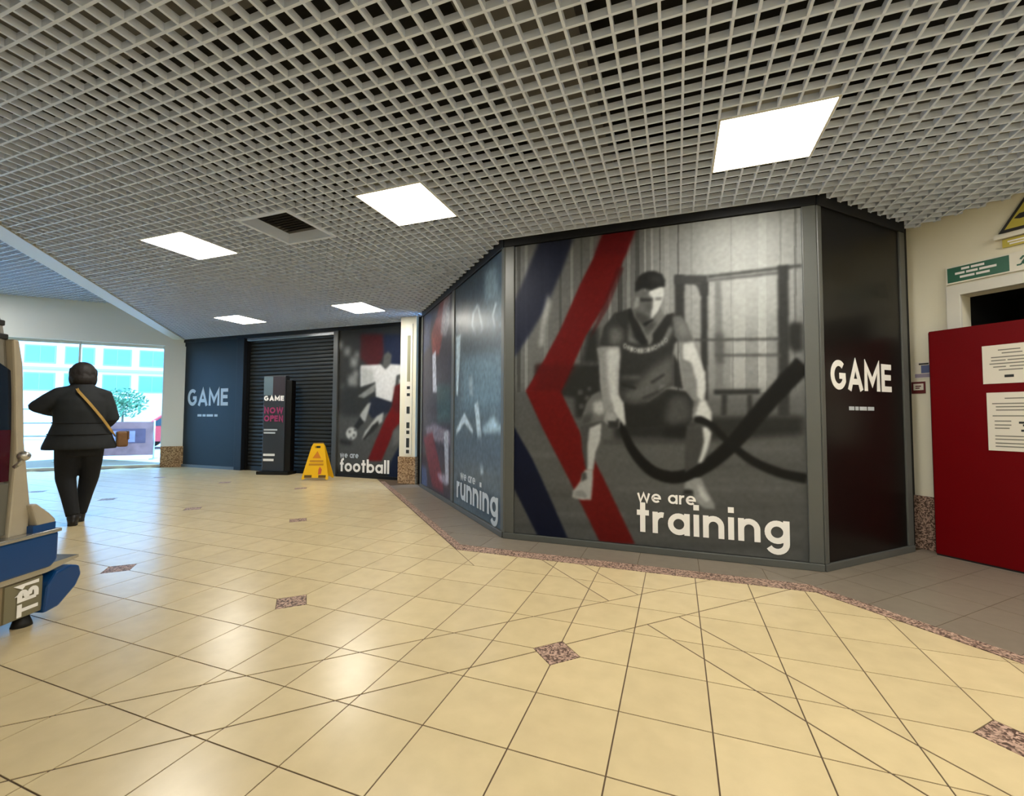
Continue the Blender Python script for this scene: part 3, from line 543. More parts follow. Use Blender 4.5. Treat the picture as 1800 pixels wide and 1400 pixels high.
ART_FOOTBALL=[([(-0.092, 2.915), (0.489, 2.876), (0.528, 1.158), (-0.046, 1.156)], (60, 60, 57), 0.05, 1.0),
([(-0.047, 1.203), (1.496, 1.249), (1.518, -0.065), (-0.012, -0.151)], (84, 84, 80), 0.06, 1.0),
([(-0.019, 0.128), (1.514, 0.196), (1.519, -0.109), (-0.011, -0.197)], (48, 48, 46), 0.06, 1.0),
([(-0.055, 2.604), (0.075, 2.597), (0.079, 2.451), (-0.051, 2.457)], (170, 170, 163), 0.04, 0.8),
([(0.125, 2.486), (0.27, 2.478), (0.273, 2.314), (0.129, 2.32)], (150, 150, 144), 0.04, 0.8),
([(0.28, 2.276), (0.44, 2.269), (0.444, 2.087), (0.285, 2.092)], (160, 160, 153), 0.04, 0.8),
([(0.372, 2.386), (0.486, 2.381), (0.489, 2.251), (0.375, 2.255)], (140, 140, 134), 0.04, 0.8),
([(0.231, 1.935), (0.448, 1.929), (0.454, 1.682), (0.237, 1.686)], (150, 150, 144), 0.04, 0.8),
([(0.352, 2.037), (0.466, 2.033), (0.469, 1.903), (0.355, 1.906)], (150, 150, 144), 0.04, 0.8),
([(0.055, 1.787), (0.171, 1.784), (0.174, 1.653), (0.058, 1.655)], (90, 90, 86), 0.04, 0.8),
([(0.116, 1.663), (0.346, 1.659), (0.353, 1.399), (0.123, 1.4)], (70, 70, 67), 0.04, 0.8),
([(0.201, 1.722), (0.374, 1.719), (0.378, 1.524), (0.206, 1.526)], (60, 60, 57), 0.04, 0.8),
([(0.507, 2.711), (1.033, 2.679), (1.054, 2.291), (0.909, 2.087), (0.702, 2.094), (0.517, 2.245)], (78, 38, 40), 0.03, 1.0),
([(1.019, 2.68), (1.524, 2.65), (1.534, 2.069), (1.058, 2.086)], (42, 48, 66), 0.03, 1.0),
([(0.116, 1.672), (0.875, 1.75), (0.798, 1.501), (0.528, 1.158), (0.129, 1.157)], (58, 58, 55), 0.05, 1.0),
([(0.463, 1.527), (0.874, 1.773), (0.85, 1.614), (0.604, 1.491)], (130, 130, 124), 0.02, 1.0),
([(1.04, 2.291), (1.133, 2.355), (1.215, 2.283), (1.192, 2.104), (1.113, 2.016), (1.017, 2.087)], (88, 88, 84), 0.015, 1.0),
([(0.52, 2.117), (0.976, 2.116), (1.086, 2.017), (1.191, 2.115), (1.533, 2.08), (1.536, 1.902), (1.328, 1.897), (1.294, 1.607), (1.231, 1.406), (0.88, 1.5), (0.86, 1.796), (0.529, 1.711)], (198, 196, 190), 0.012, 1.0),
([(0.521, 2.082), (0.787, 2.027), (0.847, 1.796), (0.529, 1.723)], (160, 160, 153), 0.03, 0.7),
([(0.757, 1.501), (0.88, 1.511), (1.236, 1.406), (1.168, 1.216), (0.806, 1.109), (0.699, 1.239)], (48, 51, 60), 0.012, 1.0),
([(0.527, 1.181), (0.696, 1.387), (0.772, 1.41), (0.721, 1.25), (0.642, 1.044), (0.572, 1.044)], (160, 160, 153), 0.02, 1.0),
([(0.392, 0.95), (0.528, 1.135), (0.628, 1.044), (0.477, 0.905)], (50, 50, 48), 0.02, 1.0),
([(0.914, 1.159), (1.061, 1.227), (1.025, 1.047), (0.81, 0.909), (0.704, 0.749), (0.58, 0.701), (0.646, 0.862)], (165, 165, 158), 0.02, 1.0),
([(0.809, 0.977), (0.943, 1.069), (0.959, 0.979), (0.65, 0.702), (0.58, 0.701)], (55, 55, 52), 0.02, 1.0),
([(1.341, 1.908), (1.484, 1.915), (1.49, 1.559), (1.438, 1.604), (1.333, 1.606)], (90, 90, 86), 0.02, 1.0),
([(1.382, 1.828), (1.46, 1.826), (1.464, 1.582), (1.398, 1.627)], (170, 170, 163), 0.02, 1.0),
([(1.305, 1.696), (1.507, 1.781), (1.518, 1.139), (1.293, 0.916), (1.166, 0.625), (1.025, 0.33), (0.719, 0.319), (0.909, 0.73), (1.104, 1.115), (1.246, 1.339)], (108, 32, 30), 0.012, 1.0),
([(1.267, 0.871), (1.519, 1.073), (1.524, 0.809), (1.273, 0.583)], (105, 105, 100), 0.03, 1.0),
([(1.279, 1.697), (1.487, 1.737), (1.497, 1.161), (1.26, 1.25)], (84, 38, 36), 0.03, 0.7),
([(1.524, 0.809), (1.539, -0.086), (1.154, -0.108), (1.225, 0.316), (1.403, 0.609)], (38, 45, 62), 0.02, 1.0),
([(0.465, 0.824), (0.452, 0.769), (0.413, 0.725), (0.356, 0.704), (0.295, 0.709), (0.244, 0.741), (0.214, 0.791), (0.212, 0.849), (0.24, 0.9), (0.29, 0.934), (0.35, 0.942), (0.408, 0.922), (0.449, 0.88)], (185, 185, 177), 0.012, 1.0),
([(0.268, 0.879), (0.32, 0.88), (0.321, 0.834), (0.269, 0.833)], (80, 80, 76), 0.012, 1.0),
([(0.369, 0.811), (0.42, 0.812), (0.422, 0.766), (0.371, 0.765)], (80, 80, 76), 0.012, 1.0),
([(0.3, 0.752), (0.351, 0.753), (0.352, 0.707), (0.301, 0.706)], (80, 80, 76), 0.012, 1.0),
([(0.395, 0.915), (0.446, 0.916), (0.447, 0.87), (0.396, 0.869)], (80, 80, 76), 0.012, 1.0),
([(0.053, 0.712), (0.342, 0.672), (0.343, 0.603), (0.084, 0.62)], (50, 50, 48), 0.03, 1.0)]
ART_RUNNING=[([(-0.134, 2.892), (1.578, 2.81), (1.673, 0.062), (0.025, 0.003)], (62, 58, 66), 0.03, 1.0),
([(1.073, 2.804), (1.526, 2.792), (1.043, 2.045), (0.655, 2.094), (0.571, 2.423)], (130, 62, 60), 0.02, 1.0),
([(1.25, 2.795), (1.558, 2.784), (1.54, 2.416), (1.383, 2.256), (1.092, 2.336)], (170, 165, 165), 0.02, 0.8),
([(0.192, 2.748), (0.556, 2.747), (0.509, 2.255), (0.067, 2.168)], (70, 75, 96), 0.03, 1.0),
([(0.655, 2.094), (0.851, 2.138), (0.913, 1.591), (1.182, 1.559), (1.185, 1.494), (0.709, 1.517)], (190, 190, 196), 0.01, 1.0),
([(0.937, 1.623), (1.621, 1.579), (1.638, 1.066), (0.961, 1.057)], (64, 84, 84), 0.04, 1.0),
([(0.283, 0.975), (0.834, 1.055), (1.642, 0.947), (1.648, 0.768), (0.438, 0.801)], (150, 140, 150), 0.02, 0.7),
([(0.138, 0.824), (0.709, 0.916), (1.23, 0.364), (1.353, 0.1), (0.747, 0.106), (0.457, 0.415)], (112, 48, 58), 0.02, 1.0),
([(1.321, 0.936), (1.538, 0.974), (1.584, 0.255), (1.435, 0.265)], (190, 195, 200), 0.015, 0.8),
([(0.005, 0.371), (0.389, 0.337), (0.446, 0.063), (0.055, 0.044)], (74, 90, 120), 0.02, 1.0),
([(0.992, 0.336), (1.559, 0.372), (1.512, 0.215), (1.117, 0.254)], (190, 180, 190), 0.02, 0.7),
([(1.83, 2.806), (3.34, 2.819), (3.375, 0.05), (1.912, 0.159)], (88, 100, 104), 0.05, 1.0),
([(1.829, 2.836), (3.34, 2.819), (3.346, 2.386), (1.842, 2.417)], (62, 74, 82), 0.06, 1.0),
([(1.888, 2.467), (2.328, 2.483), (2.338, 2.1), (1.897, 2.172)], (120, 122, 120), 0.05, 0.8),
([(2.846, 2.74), (3.167, 2.714), (3.231, 2.369), (2.853, 2.388)], (120, 138, 142), 0.04, 0.7),
([(1.849, 2.18), (2.035, 2.178), (2.016, 1.923), (1.939, 1.414), (1.873, 1.417)], (200, 215, 215), 0.01, 0.9),
([(2.615, 2.422), (2.463, 2.348), (2.426, 2.218), (2.601, 2.022), (2.815, 2.095), (2.742, 2.263), (2.667, 2.395), (2.613, 2.403), (2.689, 2.271), (2.763, 2.107), (2.623, 2.036), (2.484, 2.21), (2.519, 2.331), (2.665, 2.402)], (180, 190, 190), 0.008, 1.0),
([(3.151, 2.321), (3.06, 2.197), (3.129, 2.059), (3.301, 2.048), (3.285, 2.067), (3.164, 2.064), (3.106, 2.186), (3.195, 2.306)], (160, 170, 172), 0.008, 1.0),
([(2.088, 1.914), (3.297, 1.808), (3.304, 1.224), (2.107, 1.24)], (104, 124, 132), 0.08, 1.0),
([(2.081, 2.142), (3.293, 2.08), (3.297, 1.808), (2.088, 1.914)], (72, 82, 86), 0.05, 1.0),
([(2.35, 1.612), (2.469, 1.629), (2.513, 1.39), (2.372, 1.396)], (140, 155, 160), 0.015, 1.0),
([(2.554, 1.285), (2.663, 1.334), (2.777, 0.984), (2.854, 0.551), (2.765, 0.516), (2.658, 0.905)], (178, 195, 200), 0.015, 1.0),
([(1.887, 0.984), (2.195, 1.198), (2.507, 1.001), (2.508, 0.949), (2.198, 1.074), (1.889, 0.912)], (190, 205, 210), 0.012, 1.0),
([(2.797, 1.021), (3.118, 1.157), (3.335, 1.046), (3.336, 0.991), (2.879, 0.975)], (165, 190, 200), 0.02, 1.0),
([(1.889, 0.897), (3.363, 0.97), (3.367, 0.654), (1.902, 0.498)], (82, 96, 104), 0.05, 1.0),
([(1.904, 0.413), (3.371, 0.351), (3.375, 0.071), (1.912, 0.159)], (60, 76, 86), 0.04, 1.0)]

# ------------------------------------------------------------------ materials
M_TILE = mat('beige_floor_tile', (202, 183, 142), 0.26, spec=0.5, noise=0.05, scale=9, vary=0.035)
M_GROUT = mat('dark_brown_grout', (84, 66, 46), 0.8)
M_GRAN = granite('pink_brown_granite', (80, 62, 54), (184, 154, 136), 110, 0.5)
M_GRANB = granite('tan_granite', (120, 92, 66), (190, 158, 122), 60)
M_APRON = mat('grey_floor_tile', (122, 112, 99), 0.33, noise=0.07, scale=14, vary=0.03)
M_LAT = mat('cream_lattice_metal', (216, 227, 248), 0.5)
M_PLEN = mat('dark_plenum', (17, 16, 15), 0.9, noise=0.3, scale=3)
M_WHITE = mat('white_paint', (232, 227, 206), 0.6, noise=0.02, scale=2)
M_TRIM = mat('white_trim_metal', (216, 214, 204), 0.45)
M_HALL = mat('white_hall_paint', (228, 228, 222), 0.6)
M_GREYMET = mat('grey_coated_metal', (78, 80, 77), 0.42, noise=0.03, scale=6)
M_BLACKMET = mat('black_coated_metal', (16, 17, 19), 0.45, spec=0.3)
M_NAVY = mat('dark_navy_panel', (23, 29, 34), 0.5, spec=0.2, noise=0.03, scale=1.5)
M_BLACK = mat('black_panel', (13, 11, 10), 0.3, spec=0.3, noise=0.05, scale=3)
M_SHUT = mat('charcoal_shutter', (36, 38, 38), 0.5, spec=0.25, noise=0.04, scale=8)
M_PRINT = print_mat('vinyl_print', 0.5)
M_PRINTG = print_mat('vinyl_print_glossy', 0.35, 0.15)
M_VINYL = mat('white_vinyl', (238, 236, 232), 0.5)
M_VINYLG = mat('pale_grey_vinyl', (182, 190, 196), 0.5)
M_RED = mat('dark_red_paint', (104, 0, 6), 0.5, spec=0.12, noise=0.03, scale=3)
M_PAPER = mat('white_paper', (226, 220, 206), 0.8)
M_INK = mat('grey_ink', (120, 118, 108), 0.8)
M_INKD = mat('dark_ink', (40, 44, 44), 0.8)
M_GREEN = mat('green_sign', (20, 92, 66), 0.4)
M_YEL = mat('yellow_plastic', (240, 186, 12), 0.4, noise=0.03, scale=8)
M_YELS = mat('olive_yellow_sign', (190, 176, 60), 0.4)
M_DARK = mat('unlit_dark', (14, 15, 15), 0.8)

s2 = math.sqrt(0.5)
CEIL = 2.88

# ------------------------------------------------------------------ floor
TS, GX, GY = 0.3376, -1.5758, 1.1543      # tile pitch and a grid crossing
B1A, B1B, B2A, B2B = 2.80, 3.29, 2.47, 2.80

def clip(poly, a, b, c):
    """keep a*x+b*y<=c ; returns polygon with per-edge joint widths; poly = [(x,y,joint of edge leaving this vertex)]"""
    out = []
    n = len(poly)
    for i in range(n):
        p, q = poly[i], poly[(i + 1) % n]
        dp, dq = a * p[0] + b * p[1] - c, a * q[0] + b * q[1] - c
        if dp <= 0:
            out.append(p)
            if dq > 0:
                t = dp / (dp - dq)
                out.append((p[0] + t * (q[0] - p[0]), p[1] + t * (q[1] - p[1]), clip.j))
        elif dq <= 0:
            t = dp / (dp - dq)
            out.append((p[0] + t * (q[0] - p[0]), p[1] + t * (q[1] - p[1]), p[2]))
    # drop coincident points
    res = []
    for v in out:
        if not res or math.dist(v[:2], res[-1][:2]) > 1e-5: res.append(v)
    if len(res) > 2 and math.dist(res[0][:2], res[-1][:2]) < 1e-5: res.pop()
    return res if len(res) > 2 else []
clip.j = 0.004

def split(polys, a, b, c, j):
    clip.j = j
    out = []
    for p in polys:
        for sgn in (1, -1):
            q = clip(p, sgn * a, sgn * b, sgn * c)
            if q: out.append(q)
    return out

def area(p):
    return 0.5 * sum(p[i - 1][0] * p[i][1] - p[i][0] * p[i - 1][1] for i in range(len(p)))

def inset(poly):
    n = len(poly)
    L = []
    for i in range(n):
        p, q = poly[i], poly[(i + 1) % n]
        d = Vector((q[0] - p[0], q[1] - p[1])).normalized()
        nn = Vector((-d.y, d.x))
        L.append((Vector(p[:2]) + nn * p[2] / 1, d))
    out = []
    for i in range(n):
        p1, d1 = L[i - 1]; p2, d2 = L[i]
        den = d1.x * d2.y - d1.y * d2.x
        if abs(den) < 1e-4: out.append(tuple(p2)); continue
        t = ((p2.x - p1.x) * d2.y - (p2.y - p1.y) * d2.x) / den
        out.append((p1.x + d1.x * t, p1.y + d1.y * t))
    return out

def pixel_area(pts, z):
    xs = []
    for x, y in pts:
        v = Vector((x, y, z - EYE))
        d = v.dot(FWD)
        if d < 0.3: return 0
        px = 900 + FPX * v.dot(RIGHT) / d; py = 700 - FPX * v.dot(UP) / d
        xs.append((px, py))
    if all(p[0] < 0 or p[0] > 1800 or p[1] < 0 or p[1] > 1400 for p in xs): return 0
    return abs(0.5 * sum(xs[i - 1][0] * xs[i][1] - xs[i][0] * xs[i - 1][1] for i in range(len(xs))))

J = 0.0028
REG = []      # convex beige regions are unions cut from one big sheet by three lines
def beige(poly):
    # keep what lies on the mall side of the granite border
    return poly
R_FRONT_Y, R_RIGHT, R_LEFT = 3.58 - 0.075, 4.36, 1.70
R_FRONT_I, R_RIGHT_I, R_LEFT_I = 3.655, 4.50, 1.81

DIA = 0.118
def diamonds():
    for i in range(-9, 4):
        for j in range(-2, 4):
            yield GX + (3 + 5 * i) * TS, GY + (3 + 5 * j) * TS

def in_mall(x, y):
    if x > 4.4 or y < -3.4 or y > 7.1: return False
    if x - y < -17.3 or x < -14.8: return False
    return True

floor_tiles = []
dlist = [d for d in diamonds() if in_mall(*d) and d[1] < 6.5
         and not ((d[1] > 3.4 and d[0] + d[1] > 1.55) or d[0] + d[1] > 4.2)]
for i in range(int((-15.2 - GX) / TS), int((4.6 - GX) / TS) + 1):
    for j in range(int((-3.6 - GY) / TS), int((7.2 - GY) / TS) + 1):
        x, y = GX + i * TS, GY + j * TS
        if not in_mall(x + TS / 2, y + TS / 2): continue
        cell = [(x, y, J), (x + TS, y, J), (x + TS, y + TS, J), (x, y + TS, J)]
        cut = False
        polys = [cell]
        # beyond the border everything is grey apron; the beige field is not convex: below the front line OR left of the left line, and left of the right line
        clip.j = 0.003
        keep = []
        for p in polys:
            a = clip(p, 1, 1, R_RIGHT)
            if not a: continue
            l = clip(a, 1, 1, R_LEFT)
            if l: keep.append(l)
            rr = clip(a, -1, -1, -R_LEFT)
            if rr:
                rr = clip(rr, 0, 1, R_FRONT_Y)
                if rr: keep.append(rr)
        # the seam along R_LEFT below the border is no real joint: glue back when both pieces make the full cell
        if len(keep) == 2 and abs(area(keep[0]) + area(keep[1]) - TS * TS) < 1e-6: keep = [cell]
        polys = keep
        if not polys: continue
        for (a, b, c, jj) in ((-1, 1, B1A, 0.0042), (-1, 1, B1B, 0.0042)):
            polys = split(polys, a, b, c, jj)
        out = []
        for p in polys:
            cx = sum(v[0] for v in p) / len(p); cy = sum(v[1] for v in p) / len(p)
            if B1A < cy - cx < B1B: out.append(p)
            else:
                q = split([p], 1, 1, B2A, 0.0042); q = split(q, 1, 1, B2B, 0.0042); out += q
        polys = out
        for dx, dy in dlist:
            if abs(dx - (x + TS / 2)) < TS * .6 and abs(dy - (y + TS / 2)) < TS * .6:
                sx = 1 if x + TS / 2 > dx else -1; sy = 1 if y + TS / 2 > dy else -1
                clip.j = 0.002
                polys = [q for q in (clip(p, -sx, -sy, -(sx * dx + sy * dy + DIA)) for p in polys) if q]
        for p in polys:
            if area(p) < 0.0006: continue
            floor_tiles.append(p)

floor = box('floor', -15.2, 4.6, -3.6, 7.3, -0.08, -0.0025, M_GROUT, kind='structure', label='beige tiled mall floor with dark joints')
def slab_mesh(polys, z0, z1, name, off=(0, 0)):
    bm = bmesh.new()
    for p in polys:
        a = [bm.verts.new((x - off[0], y - off[1], z1)) for x, y in p]
        b = [bm.verts.new((x - off[0], y - off[1], z0)) for x, y in p]
        bm.faces.new(a)
        for k in range(len(p)):
            bm.faces.new((a[k - 1], a[k], b[k], b[k - 1])[::-1])
    bmesh.ops.recalc_face_normals(bm, faces=bm.faces[:])
    return me_from(bm, name)

tl = [(pixel_area(q, 0), q, p) for p in floor_tiles for q in [inset(p)]]
tl = [t for t in tl if len(t[1]) > 2]
tl.sort(key=lambda t: -t[0])
full = slab_mesh([inset([(0, 0, J), (TS, 0, J), (TS, TS, J), (0, TS, J)])], -0.01, 0, 'tile_full')
full.materials.append(M_TILE)
for pa, q, p in tl[:300]:
    ox, oy = q[0]
    if len(p) == 4 and abs(area(p) - TS * TS) < 1e-5 and all(abs(v[2] - J) < 1e-6 for v in p):
        mx, my = min(v[0] for v in p), min(v[1] for v in p)
        o = link('tile', full, None, floor); o.location = (mx, my, 0)
    else:
        o = link('tile', slab_mesh([q], -0.01, 0, 'tile', (ox, oy)), M_TILE, floor); o.location = (ox, oy, 0)
link('tile_field', slab_mesh([q for _, q, _ in tl[300:]], -0.01, 0, 'tile_field'), M_TILE, floor, kind='stuff')
dm = slab_mesh([[(-DIA + .003, 0), (0, -DIA + .003), (DIA - .003, 0), (0, DIA - .003)]], -0.01, 0.0, 'inset')
dm.materials.append(M_GRAN)
for dx, dy in dlist:
    o = link('granite_inset', dm, None, floor); o.location = (dx, dy, 0)

# granite border pieces and grey apron tiles
def strip(p0, p1, wid, n, name, m):
    p0 = Vector(p0); p1 = Vector(p1); d = (p1 - p0) / n; t = d.normalized(); nn = Vector((-t.y, t.x))
    for k in range(n):
        a = p0 + d * k + t * .0015; b = p0 + d * (k + 1) - t * .0015
        q = [a, b, b + nn * wid, a + nn * wid]
        o = link(name, slab_mesh([[(v.x - a.x, v.y - a.y) for v in q]], -0.01, 0.0, name), m, floor); o.location = (a.x, a.y, 0)
xl, xr = R_LEFT - R_FRONT_Y, R_RIGHT - R_FRONT_Y
strip((xl + .056, R_FRONT_Y + .004), (xr - .01, R_FRONT_Y + .004), 0.145, 6, 'border_stone', M_GRAN)
strip((xr + .006, R_FRONT_Y + .006), (4.4, R_RIGHT - 4.4 + .006), 0.095, 10, 'border_stone', M_GRAN)
strip((R_LEFT - 6.62 + .006, 6.62 + .006), (xl + .006, R_FRONT_Y + .006), 0.075, 9, 'border_stone', M_GRAN)
for q in ([(xr - .008, R_FRONT_Y + .004), (xr + .004, R_FRONT_Y + .004), (xr + .07, R_FRONT_Y + .072), (xr - .008, R_FRONT_Y + .149)],
          [(xl + .008, R_FRONT_Y + .004), (xl + .054, R_FRONT_Y + .004), (xl + .054, R_FRONT_Y + .05)],
          [(xl + .056, R_FRONT_Y + .15), (xl - .04, R_FRONT_Y + .15), (xl + .056, R_FRONT_Y + .06)]):
    link('border_stone', slab_mesh([q], -0.01, 0.0, 'border_stone'), M_GRAN, floor)
# apron: front row, right field and left row
clip.j = 0.002
def apron(poly):
    q = inset(poly)
    if len(q) < 3 or abs(area([(x, y, 0) for x, y in q])) < .002: return
    ox, oy = q[0]
    o = link('apron_tile', slab_mesh([[(x - ox, y - oy) for x, y in q]], -0.01, -0.0003, 'apron_tile'), M_APRON, floor); o.location = (ox, oy, 0)
for k in range(-8, 6):      # tiles in front of the front wall
    x0 = -0.3 + k * 0.45
    p = [(x0, R_FRONT_I, .002), (x0 + .45, R_FRONT_I, .002), (x0 + .45, 4.0, .002), (x0, 4.0, .002)]
    p = clip(p, 1, 1, R_RIGHT_I + .0) if p else p
    p = clip(p, -1, -1, -R_LEFT_I) if p else p
    if p: apron(p)
apron([(0.7625, 3.7375, .002), (1.025, 4.0, .002), (.5, 4.0, .002)])
for i in range(-6, 18):     # right field, laid on the diagonal
    for j in range(0, 8):
        c = Vector((0.80 + i * .32 - j * .32 * 0, 3.69))
        a0 = R_RIGHT_I + j * 0.46; b0 = -4.6 + i * 0.46      # x+y and y-x ranges
        def xy(s, d): return ((s - d) / 2, (s + d) / 2)
        q = [xy(a0, b0), xy(a0, b0 + .46), xy(a0 + .46, b0 + .46), xy(a0 + .46, b0)]
        if area([(x, y, 0) for x, y in q]) < 0: q = q[::-1]
        p = [(x, y, .002) for x, y in q]
        p = clip(p, 1, 1, 7.05); p = clip(p, -1, 1, 2.975) if p else p
        p = clip(p, 1, 0, 4.45) if p else p
        if p: apron(p)
for k in range(0, 9):       # left row beside the diagonal windows
    d0 = 5.2 + k * .62
    q = [((R_LEFT_I - d) / 2, (R_LEFT_I + d) / 2) for d in (d0, d0 + .62)] + [((2.442 - d) / 2, (2.442 + d) / 2) for d in (d0 + .62, d0)]
    if area([(x, y, 0) for x, y in q]) < 0: q = q[::-1]
    p = [(x, y, .002) for x, y in q]
    p = clip(p, 0, 1, 6.9)
    p = clip(p, 0, -1, -4.0) if p else p
    if p: apron(p)

# ------------------------------------------------------------------ ceilings
LP, LW = 0.1, 0.013          # lattice pitch, bar thickness
LX, LY = 0.25, 2.775
LIGHTS = [(0.25, 2.775), (-2.35, 2.775), (-4.95, 2.775), (-5.05, 5.475), (-7.65, 5.475),
          (2.85, 2.775 - 2.6), (0.25, 0.175), (2.85, 2.775), (2.85, -2.425), (0.25, -2.425)]  # unseen row; doorway panel added on the grid to light the right wall
VENT = (-3.65, 2.775)
HOLES = [(x, y, x + .6, y + .6) for x, y in LIGHTS] + [(VENT[0], VENT[1], VENT[0] + .6, VENT[1] + .6)]
ceiling = prism('ceiling', [(-0.02, -3.6), (4.6, -3.6), (4.6, 7.2), (-10.82, 7.2)], 3.5, 3.55, M_PLEN, axis='z', kind='structure', label='open lattice mall ceiling with dark void above')

def sub(iv, a, b):
    out = []
    for s, e in iv:
        if b <= s or a >= e: out.append((s, e)); continue
        if a > s: out.append((s, a))
        if b < e: out.append((b, e))
    return out

segs = []
TRIM_I, TRIM_O = -3.62, -3.92
k = -70
while True:
    y = LY + k * LP; k += 1
    if y < -3.45: continue
    if y > 6.88: break
    lo = max(TRIM_I - y, -10.9)
    if y < 4.0: iv = [(lo, min(4.5, 7.06 - y))]
    else:
        iv = [(lo, 2.54 - y)]
        if y < 4.98: iv.append((y - 3.09, 7.06 - y))
    for h in HOLES:
        if h[1] - .001 <= y <= h[3] + .001 and not (abs(y - h[1]) < .002 or abs(y - h[3]) < .002): iv = sub(iv, h[0], h[2])
    segs += [('x', y, s, e) for s, e in iv if e - s > .05]
k = -160
while True:
    x = LX + k * LP; k += 1
    if x < -10.5: continue
    if x > 4.45: break
    lo = max(-3.45, TRIM_I - x)
    hi = 6.88
    if -1.558 < x < 1.02: hi = 4.07
    elif x <= -1.558: hi = min(6.88, 2.54 - x)
    else: hi = min(7.06 - x, x + 3.09)
    iv = [(lo, hi)]
    for h in HOLES:
        if h[0] + .002 < x < h[2] - .002: iv = sub(iv, h[1], h[3])
    segs += [('y', x, s, e) for s, e in iv if e - s > .05]

def seg_rect(s):
    d, c, a, b = s
    if d == 'x': return [(a, c - LW / 2), (b, c - LW / 2), (b, c + LW / 2), (a, c + LW / 2)]
    return [(c - LW / 2, a), (c + LW / 2, a), (c + LW / 2, b), (c - LW / 2, b)]

def seg_px(s):      # length in the picture, for choosing which bars are objects of their own
    d, c, a, b = s
    tot = 0; prev = None
    for i in range(25):
        t = a + (b - a) * i / 24
        v = Vector((t, c, CEIL - EYE) if d == 'x' else (c, t, CEIL - EYE))
        dd = v.dot(FWD)
        if dd < .3: prev = None; continue
        p = (900 + FPX * v.dot(RIGHT) / dd, 700 - FPX * v.dot(UP) / dd)
        ok = 0 < p[0] < 1800 and 0 < p[1] < 1400
        if prev and ok: tot += math.dist(p, prev) / dd
        prev = p if ok else None
    return tot

segs.sort(key=lambda s: -seg_px(s))
BARH = 0.036
rest = bmesh.new()
for n, s in enumerate(segs):
    r = seg_rect(s)
    dz = 0.0 if s[0] == 'x' else 0.0006
    bm = bmesh.new() if n < 300 else rest
    bbox(bm, r[0][0], r[1][0], r[0][1], r[2][1], CEIL + dz, CEIL + BARH + dz)
    if n < 300: link('lattice_bar', me_from(bm, 'lattice_bar'), M_LAT, ceiling)
link('lattice_bars', me_from(rest, 'lattice_bars'), M_LAT, ceiling, kind='stuff')
# services above the lattice
for nm, x0, x1, y0, y1, z0, z1 in (('duct', -4.4, 4.4, 0.9, 1.5, 3.12, 3.42), ('duct', -1.0, -.45, -3, 3.9, 3.15, 3.4), ('cable_tray', -7.0, 3.0, 3.55, 3.8, 3.2, 3.26)):
    box(nm, x0, x1, y0, y1, z0, z1, mat('dull_duct_metal', (96, 94, 90), 0.5, noise=.1, scale=4), ceiling)

M_LAMP = emit('lamp_diffuser', LAMP_COL, LAMP)
LAMP_LABEL = [
    'square white ceiling light panel above the rope training poster',
    'square white ceiling light panel beside the square air vent, towards the corner post',
    'square white ceiling light panel beside the square air vent, towards the entrance',
    'small distant ceiling light panel in front of the football poster',
    'small distant ceiling light panel in front of the roller shutter',
    'square ceiling light panel beside the camera, towards the side wall',
    'square ceiling light panel directly above the camera',
    'added unseen ceiling light panel in front of the doorway beyond the red door panel',
    'square ceiling light panel in the back corner behind the camera',
    'square ceiling light panel behind the camera near the back wall']
for i, (x, y) in enumerate(LIGHTS):
    t = thing('ceiling_light', LAMP_LABEL[i], 'ceiling light',
              Matrix.Translation((x + .3, y + .3, CEIL)), group='square ceiling light panels')
    bm = bmesh.new()
    for a in ((-.3, .3, -.3, -.288), (-.3, .3, .288, .3), (-.3, -.288, -.288, .288), (.288, .3, -.288, .288)):
        bbox(bm, *a, -0.004, 0.05)
    link('frame', me_from(bm, 'frame'), M_TRIM, t)
    box('diffuser', -.288, .288, -.288, .288, 0.0, 0.01, M_LAMP, t)
    box('housing', -.298, .298, -.298, .298, 0.05, 0.09, M_TRIM, t)

for i, (x, y) in enumerate([(-12.2, 3.3), (-10.0, -2.0)]):  # unseen hall panels, added to brighten the bulkhead and hall
    t = thing('ceiling_light', ('added unseen light panel brightening the entrance hall near its glazing', 'added unseen light panel brightening the entrance hall near its back wall')[i], 'ceiling light',
              Matrix.Translation((x, y, 3.55)), group='added unseen light panels of the entrance hall')
    bm = bmesh.new()
    for a in ((-.3, .3, -.3, -.288), (-.3, .3, .288, .3), (-.3, -.288, -.288, .288), (.288, .3, -.288, .288)):
        bbox(bm, *a, -0.004, 0.05)
    link('frame', me_from(bm, 'frame'), M_TRIM, t)
    box('diffuser', -.288, .288, -.288, .288, -.002, 0.01, M_LAMP, t)

v = thing('ceiling_vent', 'square recessed air vent with pale sloped sides and dark louvres in the ceiling', 'air vent', Matrix.Translation((VENT[0] + .3, VENT[1] + .3, CEIL)))
bm = bmesh.new()
for a in ((-.3, .3, -.3, -.265), (-.3, .3, .265, .3), (-.3, -.265, -.265, .265), (.265, .3, -.265, .265)):
    bbox(bm, *a, -0.006, 0.012)
link('frame', me_from(bm, 'frame'), M_LAT, v)
bm = bmesh.new()
ra = [bm.verts.new((x, y, 0.012)) for x, y in ((-.265, -.265), (.265, -.265), (.265, .265), (-.265, .265))]
rb = [bm.verts.new((x, y, 0.085)) for x, y in ((-.25, -.262), (.262, -.262), (.262, .25), (-.25, .25))]
for k in range(4): bm.faces.new((ra[k - 1], ra[k], rb[k], rb[k - 1]))
link('hopper', me_from(bm, 'hopper'), M_LAT, v)
box('void', -.28, .28, -.28, .28, 0.13, 0.14, M_DARK, v)
sl = bmesh.new(); bbox(sl, -.26, .26, -.012, .012, -.002, .002, Matrix.Rotation(.8, 4, 'X'))
